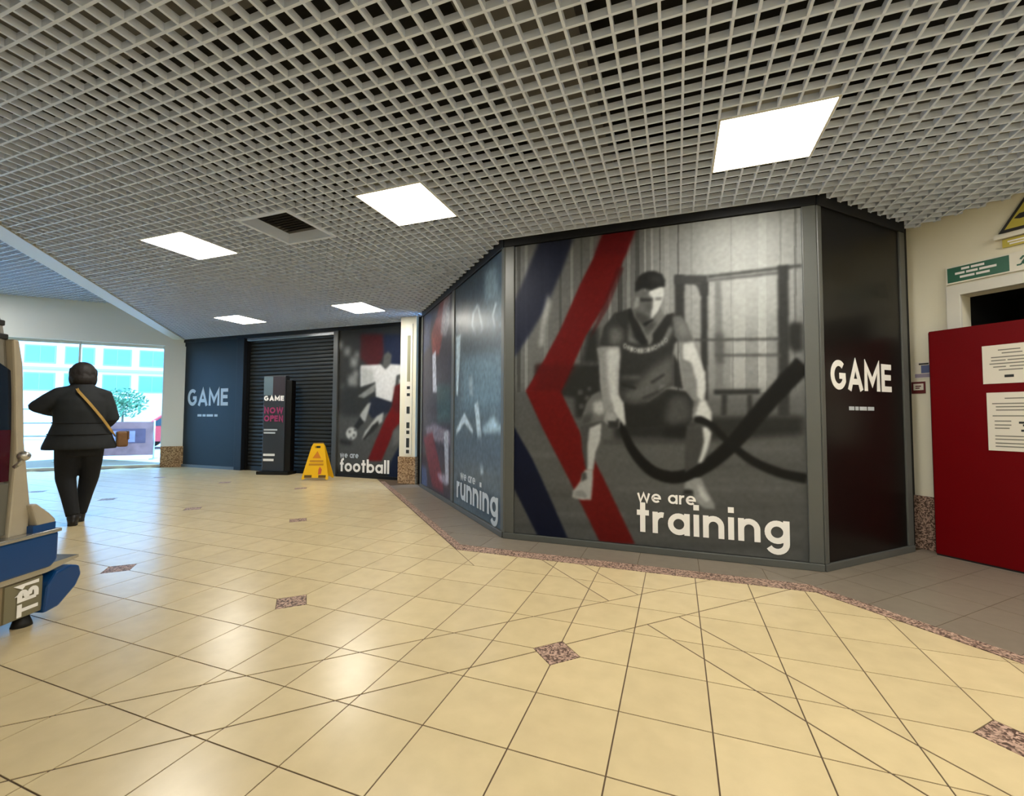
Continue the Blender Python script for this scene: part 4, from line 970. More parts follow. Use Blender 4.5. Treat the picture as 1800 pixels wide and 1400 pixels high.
slm = me_from(sl, 'slat'); slm.materials.append(mat('dark_louvre', (40, 40, 42), .5))
for k in range(12):
    o = link('slat', slm, None, v); o.location = (0, -.24 + k * .0425, .1)

# the higher ceiling over the entrance hall and the fascia between the two
ZL = 3.56
ceiling_left = prism('ceiling_left', [(-15.2, -3.6), (TRIM_O + 3.6, -3.6), (TRIM_O - 7.0, 7.0), (-10.4, 7.0), (-15.2, 2.2)], ZL + .05, ZL + .1, M_PLEN, axis='z', kind='structure', label='higher lattice ceiling over the entrance hall')
bm = bmesh.new()
def hall_iv_x(y): return (max(-15.1, y - 17.38), TRIM_O - y)
k = 0
y = -3.4
while y < 6.9:
    a, b = hall_iv_x(y)
    if b - a > .1: bbox(bm, a, b, y - .006, y + .006, ZL, ZL + .04)
    y += .1
x = -15.0
while x < -.4:
    a, b = max(-3.4, -3.4), min(TRIM_O - x, x + 17.38)
    if b - a > .1: bbox(bm, x - .006, x + .006, a, b, ZL + .0006, ZL + .04)
    x += .1
link('lattice_bars', me_from(bm, 'lattice_bars'), M_LAT, ceiling_left, kind='stuff')
def along45(c, x0, x1, z0, z1, wid, name, m, parent=None, **k):
    """bar along the line x+y=c from x0 to x1, wid thick towards -(1,1)"""
    p = [(x0, c - x0), (x1, c - x1), (x1 - wid * s2, c - x1 - wid * s2), (x0 - wid * s2, c - x0 - wid * s2)]
    return prism(name, p, z0, z1, m, parent, axis='z', **k)
along45(TRIM_I, -10.55, -.1, CEIL - .012, ZL + .05, (TRIM_I - TRIM_O) * s2, 'trim_1', M_TRIM, kind='structure', label='pale fascia where the lower ceiling meets the entrance hall')

# ------------------------------------------------------------------ walls
# front shop windows: three faces of the corner unit
def shop_face(name, origin, ux, uy, length, posts, label, top=CEIL, bottom_h=0.055, head=0.075):
    """origin: left end; local x runs along the face, local -y faces the mall"""
    M = frame_M(origin, ux, uy)
    w = thing(name, label, None, M, kind='structure')
    box('head_rail', 0, length, -.018, .1, top - head, top + .04, M_BLACKMET, w, bev=.004)
    box('bottom_rail', 0, length, -.02, .1, 0, bottom_h, M_GREYMET, w, bev=.004)
    for a, b in posts:
        box('post', a, b, -.014, .1, bottom_h, top - head, M_GREYMET, w, bev=.006)
    return w
FA, FB = (-1.558, 4.0), (1.029, 4.0)
wf = shop_face('wall_front', (FA[0], 4.0, 0), (1, 0, 0), (0, 1, 0), 2.587, [(-.0, .105), (2.49, 2.587)], 'grey metal framed shop front facing the hall')
lenD = 2.3955 / s2
wd = shop_face('wall_diagonal', (FA[0] - 2.3955, 4.0 + 2.3955, 0), (1, -1, 0), (1, 1, 0), lenD, [(-.02, .06), (1.69, 1.80), (lenD - .05, lenD + .02)], 'grey metal framed shop front along the diagonal')
lenR = 0.885 / s2
wr = shop_face('wall_return', (FB[0], 4.0, 0), (1, 1, 0), (-1, 1, 0), lenR, [(0, .05), (lenR - .085, lenR)], 'grey metal framed shop front on the short return')
# solid backing behind the frames
box('backing', 0, 2.587, .05, .12, 0, 3.5, M_DARK, wf)
box('backing', 0, lenD, .05, .12, 0, 3.5, M_DARK, wd)
box('backing', 0, lenR + .3, .05, .12, 0, 3.5, M_DARK, wr)

# posters
P1 = thing('training_poster', 'large printed poster of a crouching man with battle ropes, reading we are training', 'poster', frame_M((-1.45, 4.0, 0), (1, 0, 0), (0, 1, 0)))
picture('printed_sheet', 2.385, 0.06, 2.80, (96, 97, 93), ART_TRAINING, M_PRINT, P1, res=0.0075, contrast=1.2)
lettering('letter', 'we are', 1.125, 1.592, 0.428, 0.075, M_VINYL, P1, w=.22, label='white words we are')
lettering('letter', 'training', 1.122, 2.258, 0.174, 0.178, M_VINYL, P1, w=.25, gap=.17, label='white word training')

MD = frame_M((FA[0] - 2.3955, 4.0 + 2.3955, 0), (1, -1, 0), (1, 1, 0))
P2 = thing('sport_poster', 'narrow dark glossy window poster with red streaks beside the white pilaster', 'poster', MD @ Matrix.Translation((.06, 0, 0)))
picture('printed_sheet', 1.63, 0.06, 2.80, (58, 58, 64), ART_RUNNING, M_PRINTG, P2, res=0.012, u0=0.06, seed=4, grain=.25, ink=.9)
P3 = thing('running_poster', 'glossy window poster reading we are running, with painted-in teal reflection, on the diagonal front', 'poster', MD @ Matrix.Translation((1.80, 0, 0)))
picture('printed_sheet', lenD - 1.85, 0.06, 2.80, (84, 96, 100), ART_RUNNING, M_PRINTG, P3, res=0.012, u0=1.80, seed=5, grain=.2, ink=1.0)  # teal tone paints in the sky reflected from the entrance window
lettering('letter', 'we are', 0.28, 0.80, 0.39, 0.075, M_VINYLG, P3, w=.22, label='pale words we are')
lettering('letter', 'running', 0.14, 1.46, 0.15, 0.20, M_VINYLG, P3, w=.25, gap=.16, label='pale word running')

MR = frame_M((FB[0], 4.0, 0), (1, 1, 0), (-1, 1, 0))
P4 = thing('shop_panel', 'black shop panel with white GAME lettering on the short return beside the red door panel', 'shop panel', MR)
box('panel', .05, lenR - .085, 0.0, .03, .055, CEIL - .075, M_BLACK, P4)
lettering('letter', 'GAME', .138, .994, 1.375, 0.235, M_VINYL, P4, w=.2, gap=.11, label='white word GAME')
dashes('strapline', [(0, 0, .07), (.085, 0, .045), (.145, 0, .10), (.26, 0, .09)], .37, 1.215, .03, M_VINYLG, P4)

# far shop front
YF = 6.9
wfar = thing('wall_far', 'dark shop front closing the far end of the hall', None, Matrix.Translation((0, YF, 0)), kind='structure')
box('head_rail', -10.72, -4.4, -.02, .12, CEIL - .07, CEIL + .05, M_BLACKMET, wfar)
box('backing', -10.72, -4.1, .2, .3, 0, 3.5, M_DARK, wfar)
box('post', -8.83, -8.62, -.03, .2, 0, CEIL - .07, mat('dark_slate_metal', (24, 28, 34), .5, spec=.2), wfar, bev=.008)
box('post', -6.24, -6.13, -.03, .2, 0, CEIL - .07, mat('mid_grey_metal', (70, 72, 72), .4), wfar, bev=.008)
box('post', -10.72, -10.66, -.02, .2, 0, CEIL - .07, M_GREYMET, wfar)
box('kick_rail', -10.7, -8.83, -.02, .2, 0, .06, M_GREYMET, wfar)
box('kick_rail', -6.13, -4.5, -.02, .2, 0, .05, M_BLACKMET, wfar)
P5 = thing('shop_panel', 'dark navy shop panel with pale GAME lettering at the far end by the entrance', 'shop panel', Matrix.Translation((0, YF, 0)))
box('panel', -10.66, -8.83, 0.0, .04, .06, CEIL - .07, M_NAVY, P5)
lettering('letter', 'GAME', -10.35, -9.08, 1.37, 0.375, M_VINYLG, P5, w=.2, gap=.11, label='pale word GAME')
dashes('strapline', [(0, 0, .13), (.16, 0, .1), (.29, 0, .2), (.53, 0, .1)], -10.02, 1.13, .05, M_VINYLG, P5)

sh = thing('roller_shutter', 'closed charcoal roller shutter behind the tall black display stand', 'shutter', Matrix.Translation((-8.62, YF + .1, 0)))
slm = bmesh.new()
prof = [(0, 0), (-.014, .012), (-.018, .036), (-.014, .06), (0, .072)]
A = [slm.verts.new((0, y, z)) for y, z in prof]; B = [slm.verts.new((2.38, y, z)) for y, z in prof]
for i in range(4): slm.faces.new((A[i], B[i], B[i + 1], A[i + 1]))
slm.faces.new(A); slm.faces.new(B[::-1])
slm = me_from(slm, 'slat'); slm.materials.append(M_SHUT)
for k in range(35):
    o = link('slat', slm, None, sh); o.location = (0, 0, .1 + k * .0765)
box('bottom_bar', 0, 2.38, -.03, .02, 0, .095, M_BLACKMET, sh, bev=.005)
box('guide_rail', 0, .06, -.05, .03, 0, CEIL - .1, M_BLACKMET, sh)
box('guide_rail', 2.32, 2.38, -.05, .03, 0, CEIL - .1, M_GREYMET, sh)
box('shutter_box', 0, 2.38, -.09, .05, CEIL - .14, CEIL - .07, mat('bright_steel', (150, 152, 155), .25, metal=.9), sh, bev=.01)

P6 = thing('football_poster', 'printed poster of a footballer in a white shirt, reading we are football', 'poster', Matrix.Translation((-6.13, YF, 0)))
picture('printed_sheet', 1.63, 0.05, 2.81, (58, 60, 60), ART_FOOTBALL, M_PRINT, P6, res=0.014, seed=7, ink=.85, contrast=1.2)
lettering('letter', 'we are', 0.08, 0.51, 0.36, 0.08, M_VINYLG, P6, w=.24, label='pale words we are')
lettering('letter', 'football', 0.085, 1.2, 0.10, 0.165, M_VINYL, P6, w=.26, gap=.14, label='white word football')

# pilaster between the far front and the diagonal front
wp = thing('wall_pilaster', 'white pilaster with granite base between the football poster and the diagonal front', None, Matrix.Translation((-4.30, 6.62, 0)), kind='structure')
box('shaft', -.20, .12, -.05, .35, .46, CEIL + .04, M_WHITE, wp, bev=.006)
box('granite_base', -.215, .135, -.065, .35, 0, .46, M_GRANB, wp, bev=.006)
box('infill', .12, .46, .02, .35, 0, 3.5, M_DARK, wp)
sg = thing('vertical_sign', 'narrow white upright sign with dark marks on the white pilaster', 'sign', Matrix.Translation((-4.32, 6.57, 0)))
box('board', -.07, .07, -.012, 0, .5, 2.75, mat('sign_white', (232, 228, 214), .5), sg)
box('colour_strip', -.03, .03, -.015, -.011, 1.75, 2.55, mat('olive_print', (150, 148, 120), .6), sg)
for z, h in ((1.62, .05), (1.5, .05), (1.2, .12), (.95, .1), (.85, .06), (.62, .16), (.52, .06)):
    box('letter', -.03, .03, -.015, -.011, z, z + h, M_INKD, sg)

# right wall with doorway: local x along (1,-1), facing the hall along -(1,1)
CR = 7.05
MW = frame_M((2.0, CR - 2.0, 0), (1, -1, 0), (1, 1, 0))
def wx(x): return (x - 2.0) / s2        # world x on the wall line -> local x
wrt = thing('wall_right', 'cream painted wall with granite skirting and a doorway', None, MW, kind='structure')
D0, D1, DH = wx(2.262), wx(2.262) + .95, 2.19
box('plaster', -2.0, D0, 0, .15, 0, 3.52, M_WHITE, wrt)
box('plaster', D1, 3.6, 0, .15, 0, 3.52, M_WHITE, wrt)
box('plaster', D0, D1, 0, .15, DH, 3.52, M_WHITE, wrt)
box('skirting', -.1, wx(2.2), -.018, 0, 0, .465, M_GRAN, wrt)
box('skirting', D1 + .09, 3.5, -.018, 0, 0, .465, M_GRAN, wrt)
dr = thing('door_1', 'white painted door frame around a dark opening', None, MW, kind='structure')
fo = wx(2.198)
prism('door_frame', [(fo, 0), (D0, 0), (D0, DH), (D1, DH), (D1, 0), (D1 + .09, 0), (D1 + .09, DH + .09), (fo, DH + .09)], -.03, .02, M_TRIM, dr, bev=.004)
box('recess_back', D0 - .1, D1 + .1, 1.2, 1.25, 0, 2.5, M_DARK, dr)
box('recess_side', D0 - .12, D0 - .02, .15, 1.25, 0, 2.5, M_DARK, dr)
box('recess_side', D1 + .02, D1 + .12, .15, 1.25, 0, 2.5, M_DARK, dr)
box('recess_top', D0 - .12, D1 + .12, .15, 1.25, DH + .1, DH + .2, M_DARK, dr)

# closing walls of the hall, out of the picture
box('wall_side', 4.45, 4.6, -3.6, 2.62, 0, 3.6, M_WHITE, kind='structure')
box('wall_back', -15.2, 4.6, -3.7, -3.5, 0, 3.7, M_WHITE, kind='structure')
box('wall_left', -15.3, -15.1, -3.6, 2.3, 0, 3.7, M_WHITE, kind='structure')

# entrance wall: bulkhead above glazing, along x-y=-17.4, local x along (1,1), facing (1,-1)
ME = frame_M((-15.1, 2.3, 0), (1, 1, 0), (-1, 1, 0))
def ex(x): return (x + 15.1) / s2
LE = ex(-10.42)
we = thing('wall_entrance', 'cream bulkhead wall above the glazed entrance', None, ME, kind='structure')
box('bulkhead', 0, LE, 0, .3, 2.72, ZL + .1, M_HALL, we)
XP = ex(-10.76)
box('pillar', XP, LE + .0, -.02, .3, .46, 2.72, M_HALL, we)
box('granite_base', XP - .015, LE, -.035, .3, 0, .46, M_GRANB, we)
wn = thing('window_1', 'tall glazed entrance screen with slim white mullions', None, ME, kind='structure')
glm = bpy.data.materials.new('clear_glass'); glm.use_nodes = True
nt = glm.node_tree; nt.nodes.remove(nt.nodes['Principled BSDF'])
tr = nt.nodes.new('ShaderNodeBsdfTransparent'); tr.inputs[0].default_value = (.93, .97, .97, 1)
gl = nt.nodes.new('ShaderNodeBsdfGlossy'); gl.inputs['Roughness'].default_value = .02
mx = nt.nodes.new('ShaderNodeMixShader'); mx.inputs[0].default_value = .06
nt.links.new(tr.outputs[0], mx.inputs[1]); nt.links.new(gl.outputs[0], mx.inputs[2]); nt.links.new(mx.outputs[0], nt.nodes['Material Output'].inputs[0])
xs = [0.05]
while xs[-1] + 1.05 < XP: xs.append(xs[-1] + 1.05)
xs = [XP - .03 - 1.46 * k for k in range(5)][::-1]
for k, xx in enumerate(xs):
    box('mullion', xx - .018, xx + .018, .1, .16, 0, 2.72, M_TRIM, wn)
    if k: box('pane', xs[k - 1] + .025, xx - .025, .125, .131, .06, 2.66, glm, wn)
    if k:
        box('sill', xs[k - 1] + .025, xx - .025, .1, .16, 0, .06, M_TRIM, wn)
        box('head', xs[k - 1] + .025, xx - .025, .1, .16, 2.66, 2.72, M_TRIM, wn)

# ------------------------------------------------------------------ red door panel and notices
MRed = frame_M((2.05, 6.88 - 2.05, 0), (1, -1, 0), (1, 1, 0))
rd = thing('red_door_panel', 'dark red painted door panel standing in front of the doorway with papers on it', 'door panel', MRed)
box('leaf', 0, .93, 0, .045, .012, 1.9, M_RED, rd, bev=.004)
box('edge_strip', -.004, 0.0, 0.004, .041, .02, 1.89, mat('dark_red_edge', (52, 6, 8), .5), rd)
box('kick_edge', 0.003, .927, .004, .04, 0, .014, M_DARK, rd)
box('handle_plate', .80, .86, -.012, 0, .95, 1.15, mat('steel', (160, 160, 158), .3, metal=.9), rd, bev=.003)
for z in (.25, 1.65):
    box('hinge', .925, .94, -.004, .03, z, z + .1, mat('steel', (160, 160, 158), .3, metal=.9), rd)
def rx_(x): return (x - 2.03) / s2 + .003
pa = thing('paper_notice', 'upper white printed notice on the red door panel', 'notice', MRed @ Matrix.Translation((rx_(2.262), -.0015, 1.425)), group='papers on the red door panel')
box('sheet', 0, .31, -.001, 0, 0, .30, M_PAPER, pa)
dashes('printed_lines', [(.09, .255, .12), (.11, .23, .11), (.05, .20, .21), (.05, .175, .08), (.14, .175, .12), (.04, .15, .23), (.06, .125, .07), (.15, .125, .10), (.09, .10, .13)], 0, 0, .008, M_INK, pa, y=-.002, th=.001)
dashes('printed_mark', [(.12, .045, .05)], 0, 0, .02, M_INKD, pa, y=-.002, th=.001)
pb = thing('paper_notice', 'lower tall white printed notice with a small picture on the red door panel', 'notice', MRed @ Matrix.Translation((rx_(2.273), -.0015, .905)), group='papers on the red door panel')
box('sheet', 0, .32, -.001, 0, 0, .45, M_PAPER, pb)
dashes('printed_lines', [(.10, .40, .14), (.03, .36, .27), (.05, .335, .22), (.05, .31, .2), (.03, .265, .27), (.04, .225, .09), (.04, .195, .09), (.04, .17, .08), (.04, .11, .20), (.04, .085, .2), (.04, .055, .22), (.04, .03, .2)], 0, 0, .008, M_INK, pb, y=-.002, th=.001)
dashes('printed_picture', [(.17, .21, .06), (.19, .19, .07), (.22, .17, .06), (.18, .15, .09)], 0, 0, .016, M_INKD, pb, y=-.002, th=.001)

# signs on the right wall
es = thing('exit_sign', 'green fire exit sign with running figure over the door frame', 'sign', MW @ Matrix.Translation((wx(2.207), -.012, 2.295)))
box('board', -.012, .56, -.008, .012, 0, .15, mat('sign_white', (232, 228, 214), .5), es, bev=.003)
box('green_field', 0, .37, -.010, -.0075, .012, .138, M_GREEN, es)
dashes('lettering', [(.09, .105, .05), (.15, .105, .08), (.05, .072, .06), (.12, .072, .07), (.2, .072, .1), (.08, .038, .09), (.18, .038, .08)], 0, 0, .018, M_VINYL, es, y=-.0115, th=.0015)
bm = bmesh.new()
for s in ([(.44, .06), (.46, .09), (.485, .105)], [(.46, .09), (.445, .055), (.47, .03)], [(.455, .07), (.43, .045), (.41, .045)], [(.475, .1), (.50, .085), (.515, .095)], [(.47, .1), (.445, .105), (.43, .085)]):
    ribbon(bm, s, .012, lambda p: (p[0], p[1]), -.0105, .002)
tube_bm(bm, [(.495, -.0105, .122), (.495, -.0085, .122)], .011, 10)
link('running_figure', me_from(bm, 'running_figure'), M_GREEN, es)
ws = thing('warning_sign', 'yellow triangular warning sign with black border above the exit sign', 'sign', MW @ Matrix.Translation((wx(2.43), -.012, 2.62)))
prism('black_border', [(.0, 0), (.30, 0), (.15, .24)], -.004, .004, mat('sign_black', (26, 22, 14), .5), ws)
prism('yellow_field', [(.035, .02), (.265, .02), (.15, .205)], -.006, -.003, M_YELS, ws)
prism('hazard_symbol', [(.09, .09), (.12, .12), (.20, .125), (.23, .1), (.20, .085), (.12, .08)], -.008, -.0055, mat('sign_black', (26, 22, 14), .5), ws)
wl = thing('sign_plate', 'small yellow text plate with a white top edge below the warning triangle', 'sign', MW @ Matrix.Translation((wx(2.43), -.012, 2.50)))
box('plate', 0.02, .32, -.006, .004, 0, .065, M_YELS, wl)
box('white_edge', -.02, .34, -.03, .004, .07, .105, mat('sign_white', (232, 228, 214), .5), wl)
dashes('lettering', [(.05, .035, .1), (.17, .035, .11), (.06, .015, .2)], 0, 0, .012, M_VINYL, wl, y=-.0075, th=.0015)
nb = thing('leaflet', 'blue and white leaflet pinned to the cream wall between black panel and red panel', 'leaflet', MW @ Matrix.Translation((wx(2.028), -.004, 1.505)))
box('sheet', 0, .13, -.002, 0, 0, .15, M_PAPER, nb)
box('blue_block', .045, .13, -.003, -.0015, .05, .12, mat('slate_blue_print', (84, 96, 138), .6), nb)
box('lilac_block', .0, .13, -.003, -.0015, .012, .045, mat('lilac_print', (150, 140, 160), .6), nb)
dashes('lettering', [(.03, .125, .07)], 0, 0, .014, M_INKD, nb, y=-.0045, th=.0015)
rn = thing('wall_notice', 'small red framed white notice below the leaflet on the cream wall', 'notice', MW @ Matrix.Translation((wx(2.008), -.004, 1.375)))
prism('red_frame', [(0, 0), (.10, 0), (.10, .105), (0, .105)], -.004, 0, mat('maroon_print', (96, 26, 26), .5), rn)
box('white_field', .015, .087, -.006, -.0035, .03, .088, M_PAPER, rn)
dashes('lettering', [(.03, .06, .04), (.03, .043, .03)], 0, 0, .01, mat('maroon_print', (96, 26, 26), .5), rn, y=-.0075, th=.0015)

# ------------------------------------------------------------------ yellow wet floor sign
MS = frame_M((-6.10, 6.40, 0), (.93, .36, 0), (-.36, .93, 0))
wfs = thing('wet_floor_sign', 'yellow folding wet floor sign standing before the roller shutter', 'floor sign', MS)
def leaf(sgn, nm):
    bm = bmesh.new()
    tilt = .13
    def P(x, z, o): return (x, sgn * (-(.012 + (.66 - z) * tilt / .66) + o), z)
    outer = [(-.23, .02), (-.20, .02), (-.17, .05), (.17, .05), (.20, .02), (.23, .02), (.235, .05), (.115, .60), (.085, .66), (-.085, .66), (-.115, .60), (-.235, .05)]
    hole = [(-.045, .57), (.045, .57), (.045, .61), (-.045, .61)]
    for side in (0, .012):
        vo = [bm.verts.new(P(x, z, side)) for x, z in outer]
        vh = [bm.verts.new(P(x, z, side)) for x, z in hole]
        ed = [bm.edges.new((v[i - 1], v[i])) for v in (vo, vh) for i in range(len(v))]
        bmesh.ops.triangle_fill(bm, use_beauty=True, edges=ed)
        if side == 0: a0, h0 = vo, vh
    for A_, B_ in ((a0, vo), (h0, vh)):
        for i in range(len(A_)): bm.faces.new((A_[i - 1], A_[i], B_[i], B_[i - 1]))
    bmesh.ops.recalc_face_normals(bm, faces=bm.faces[:])
    link(nm, me_from(bm, nm), M_YEL, wfs)
leaf(1, 'front_leaf'); leaf(-1, 'rear_leaf')
tube('hinge', [(-.09, 0, .655), (.09, 0, .655)], .014, mat('brown_plastic', (110, 76, 12), .5), wfs)
Mt = Matrix.Translation((0, -.142, 0)) @ Matrix.Rotation(-.194, 4, 'X')
def on_leaf(o): o.matrix_local = Mt; return o
on_leaf(prism('hazard_triangle', [(-.075, .40), (.075, .40), (0, .53)], -.003, -.001, mat('orange_print', (205, 120, 20), .5), wfs))
on_leaf(dashes('lettering', [(-.12, .33, .24), (-.13, .27, .26)], 0, 0, .035, mat('amber_print', (190, 130, 20), .5), wfs, y=-.003, th=.002))
on_leaf(prism('slip_figure', [(.05, .11), (.10, .12), (.11, .2), (.07, .25), (.05, .2)], -.003, -.001, mat('red_print', (196, 90, 50), .5), wfs))
for x in (-.19, .06):
    on_leaf(box('foot_pad', x, x + .13, -.004, .004, .055, .1, mat('dark_foot_print', (96, 70, 16), .6), wfs))

# ------------------------------------------------------------------ display stand before the shutter
MT_ = frame_M((-7.42, 6.72, 0), (.97, .25, 0), (-.25, .97, 0))
td = thing('display_stand', 'tall narrow black display stand with white and pink lettering before the shutter', 'display stand', MT_)
box('base', -.36, .30, -.14, .16, 0, .06, M_BLACK, td, bev=.01)
box('column', -.30, .16, -.06, .08, .06, 1.95, mat('dark_card', (44, 48, 54), .4), td, bev=.008)
box('shaded_side', .16, .28, -.04, .10, .06, 1.86, M_BLACK, td, bev=.006)  # black box paints the shadow on the stand's right side
box('photo_panel', -.29, -.1, -.066, -.058, 1.56, 1.93, mat('slate_print', (86, 104, 114), .4), td)
box('dark_panel', -.1, .15, -.066, -.058, 1.56, 1.93, mat('plum_black_print', (46, 40, 46), .4), td)
M_PINK = mat('magenta_print', (150, 52, 98), .5)
lettering('letter', 'GAME', -.28, .14, 1.45, .10, M_VINYL, td, w=.26, y=-.07, label='white word GAME')
lettering('letter', 'NOW', -.27, .13, 1.20, .12, M_PINK, td, w=.24, y=-.07, label='pink word')
lettering('letter', 'OPEN', -.27, .13, 1.04, .12, M_PINK, td, w=.24, y=-.07, label='pink word')
dashes('small_print', [(-.27, .86, .28), (-.27, .80, .24)], 0, 0, .03, M_VINYLG, td, y=-.066, th=.004)
dashes('footer_lettering', [(-.27, .36, .24), (-.27, .26, .22)], 0, 0, .045, M_VINYL, td, y=-.066, th=.004)

# ------------------------------------------------------------------ ride machine at the edge of the hall
rh = Vector((math.cos(YAW), math.sin(YAW), 0)); fh = Vector((-math.sin(YAW), math.cos(YAW), 0))
org = rh * -3.0 + fh * 1.935
MK = frame_M((org.x, org.y, 0), rh, fh)
km = thing('ride_machine', 'tall grey and cream machine with blue skirt and TB1 lettered on its base', 'machine', MK)
M_KB = mat('machine_blue', (6, 62, 118), .3); M_KC = mat('machine_cream', (168, 158, 138), .4, noise=.04, scale=8)
M_KG = mat('machine_grey', (122, 118, 108), .4, noise=.04, scale=6); M_KT = mat('machine_tan', (146, 130, 104), .5, noise=.08, scale=14)
M_CH = mat('brushed_steel', (190, 188, 182), .25, metal=.8); M_RUB = mat('black_rubber', (18, 18, 18), .6)
box('base', -.38, .38, -.7, .60, .06, .27, M_KT, km, bev=.012)
for z in (.10, .15, .20):
    box('base_rib', .378, .388, -.7, .36, z, z + .022, M_KT, km)
box('lettering_plate', .38, .392, .40, .585, .07, .258, mat('plate_olive', (118, 112, 88), .5), km)
lt = lettering('letter', 'TB1', .0, .175, .078, .105, M_VINYL, km, w=.22, gap=.13, rot=True, y=-.003, th=.002, label='white letters TB1')
for l_ in lt: l_.matrix_local = Matrix(((0, -1, 0, .394), (1, 0, 0, .562), (0, 0, 1, 0), (0, 0, 0, 1)))
prism('deck', [(-.7, .27), (.60, .27), (.78, .30), (.78, .315), (-.7, .30)], -.40, .40, M_CH, km, axis='x')
prism('bumper', [(.58, .05), (.66, .06), (.76, .14), (.79, .2), (.775, .255), (.72, .275), (.64, .26), (.595, .2)], .20, .415, M_KB, km, axis='x', bev=.012)
prism('bumper', [(.58, .05), (.66, .06), (.76, .14), (.79, .2), (.775, .255), (.72, .275), (.64, .26), (.595, .2)], -.415, -.20, M_KB, km, axis='x', bev=.012)
for x in (-.33, .33):
    for y in (-.6, .545):
        tube('foot', [(x, y, 0), (x, y, .02), (x, y, .065)], [.045, .04, .025], M_RUB, km, seg=12)
prism('skirt', [(-.72, .30), (.60, .30), (.638, .33), (.638, .49), (-.72, .49)], -.42, .42, M_KB, km, axis='x', bev=.012)
box('skirt_lip', -.43, .43, -.72, .645, .488, .508, M_CH, km, bev=.004)
prism('tub_end', [(.55, .5), (.635, .5), (.635, .56), (.60, .60), (.53, .665), (.50, .66)], -.40, .40, M_KC, km, axis='x', bev=.008)
box('inner_trim', .36, .405, .51, .63, .508, .545, M_KB, km)
prism('shell', [(-.72, .5), (.44, .5), (.445, .95), (.43, 1.3), (.41, 1.5), (.385, 1.64), (.33, 1.74), (.22, 1.82), (-.1, 1.9), (-.72, 1.93)], -.34, .34, M_KG, km, axis='x', bev=.03)
for z, e in ((1.545, .40), (1.615, .382)):
    box('black_band', -.345, .345, -.72, e, z, z + .03, M_RUB, km, bev=.006)
prism('edge_frame', [(.42, .5), (.52, .5), (.525, .66), (.48, 1.0), (.455, 1.42), (.43, 1.55), (.40, 1.55), (.42, 1.3), (.44, .95)], .28, .37, M_KC, km, axis='x', bev=.01)
prism('edge_frame', [(.42, .5), (.52, .5), (.525, .66), (.48, 1.0), (.455, 1.42), (.43, 1.55), (.40, 1.55), (.42, 1.3), (.44, .95)], -.37, -.28, M_KC, km, axis='x', bev=.01)
prism('navy_panel', [(-.6, 1.07), (.43, 1.07), (.42, 1.38), (.36, 1.42), (-.6, 1.42)], .338, .348, mat('navy_gloss', (16, 26, 42), .2), km, axis='x')
prism('red_panel', [(-.6, .80), (.43, .80), (.43, 1.07), (-.6, 1.07)], .338, .348, mat('maroon_gloss', (62, 10, 26), .25), km, axis='x')
prism('grey_panel', [(-.6, .52), (.43, .52), (.43, .79), (-.6, .79)], .338, .352, mat('olive_grey', (96, 94, 84), .5), km, axis='x', bev=.004)
bm = bmesh.new(); bmesh.ops.create_uvsphere(bm, u_segments=14, v_segments=8, radius=.028)
for f in bm.faces: f.smooth = True
kb = link('knob', me_from(bm, 'knob'), M_CH, km); kb.location = (.39, .46, .93)
tube('bracket', [(.36, .44, .87), (.385, .455, .90), (.39, .46, .93)], .01, M_CH, km)

# ------------------------------------------------------------------ walking person, seen from behind
fd = Vector((-.90, .436, 0)).normalized()
MPn = frame_M((-5.97, 2.88, 0), (fd.y, -fd.x, 0), (fd.x, fd.y, 0))
def loft(bm, rings, seg=20):
    R = []
    for (cx, cy, cz), rx, ry in rings:
        R.append([bm.verts.new((cx + rx * math.cos(2 * math.pi * j / seg), cy + ry * math.sin(2 * math.pi * j / seg), cz)) for j in range(seg)])
    for A_, B_ in zip(R, R[1:]):
        for j in range(seg): bm.faces.new((A_[j], A_[(j + 1) % seg], B_[(j + 1) % seg], B_[j]))
    bm.faces.new(R[0][::-1]); bm.faces.new(R[-1])
def ell(bm, c, r, seg=18):
    bmesh.ops.create_uvsphere(bm, u_segments=seg, v_segments=seg // 2 + 1, radius=1, matrix=Matrix.Translation(c) @ Matrix.Diagonal((*r, 1)))
def fuse(name, bm, m, parent, voxel, smooth=4):
    bmesh.ops.recalc_face_normals(bm, faces=bm.faces[:])
    me = me_from(bm, name)
    o = bpy.data.objects.new(name, me); COL.objects.link(o)
    md = o.modifiers.new('r', 'REMESH'); md.mode = 'VOXEL'; md.voxel_size = voxel; md.use_smooth_shade = True
    sm = o.modifiers.new('s', 'SMOOTH'); sm.factor = .5; sm.iterations = smooth
    dg = bpy.context.evaluated_depsgraph_get()
    m2 = bpy.data.meshes.new_from_object(o.evaluated_get(dg))
    bpy.data.objects.remove(o)
    m2.materials.clear()
    m2.name = name
    return link(name, m2, m, parent)
ps = None
SL, EL, WL = (-.165, .0, 1.36), (-.325, .0, 1.235), (-.19, .25, 1.18)
SR, ER, WR = (.165, .0, 1.36), (.235, -.02, 1.12), (.18, .20, 1.03)
bm = bmesh.new()
ell(bm, (0, .055, 1.595), (.076, .095, .112)); ell(bm, (0, .15, 1.585), (.014, .018, .022)); ell(bm, (0, .12, 1.545), (.045, .04, .04))
ell(bm, (-.078, .05, 1.595), (.01, .02, .03)); ell(bm, (.078, .05, 1.595), (.01, .02, .03))
tube_bm(bm, [(0, .02, 1.38), (0, .035, 1.5), (0, .045, 1.56)], [.062, .056, .055], 14)
loft(bm, [((0, 0, .84), .15, .11), ((0, 0, 1.0), .145, .10), ((0, .005, 1.2), .16, .11), ((0, .01, 1.36), .17, .1), ((0, .015, 1.43), .08, .07)])
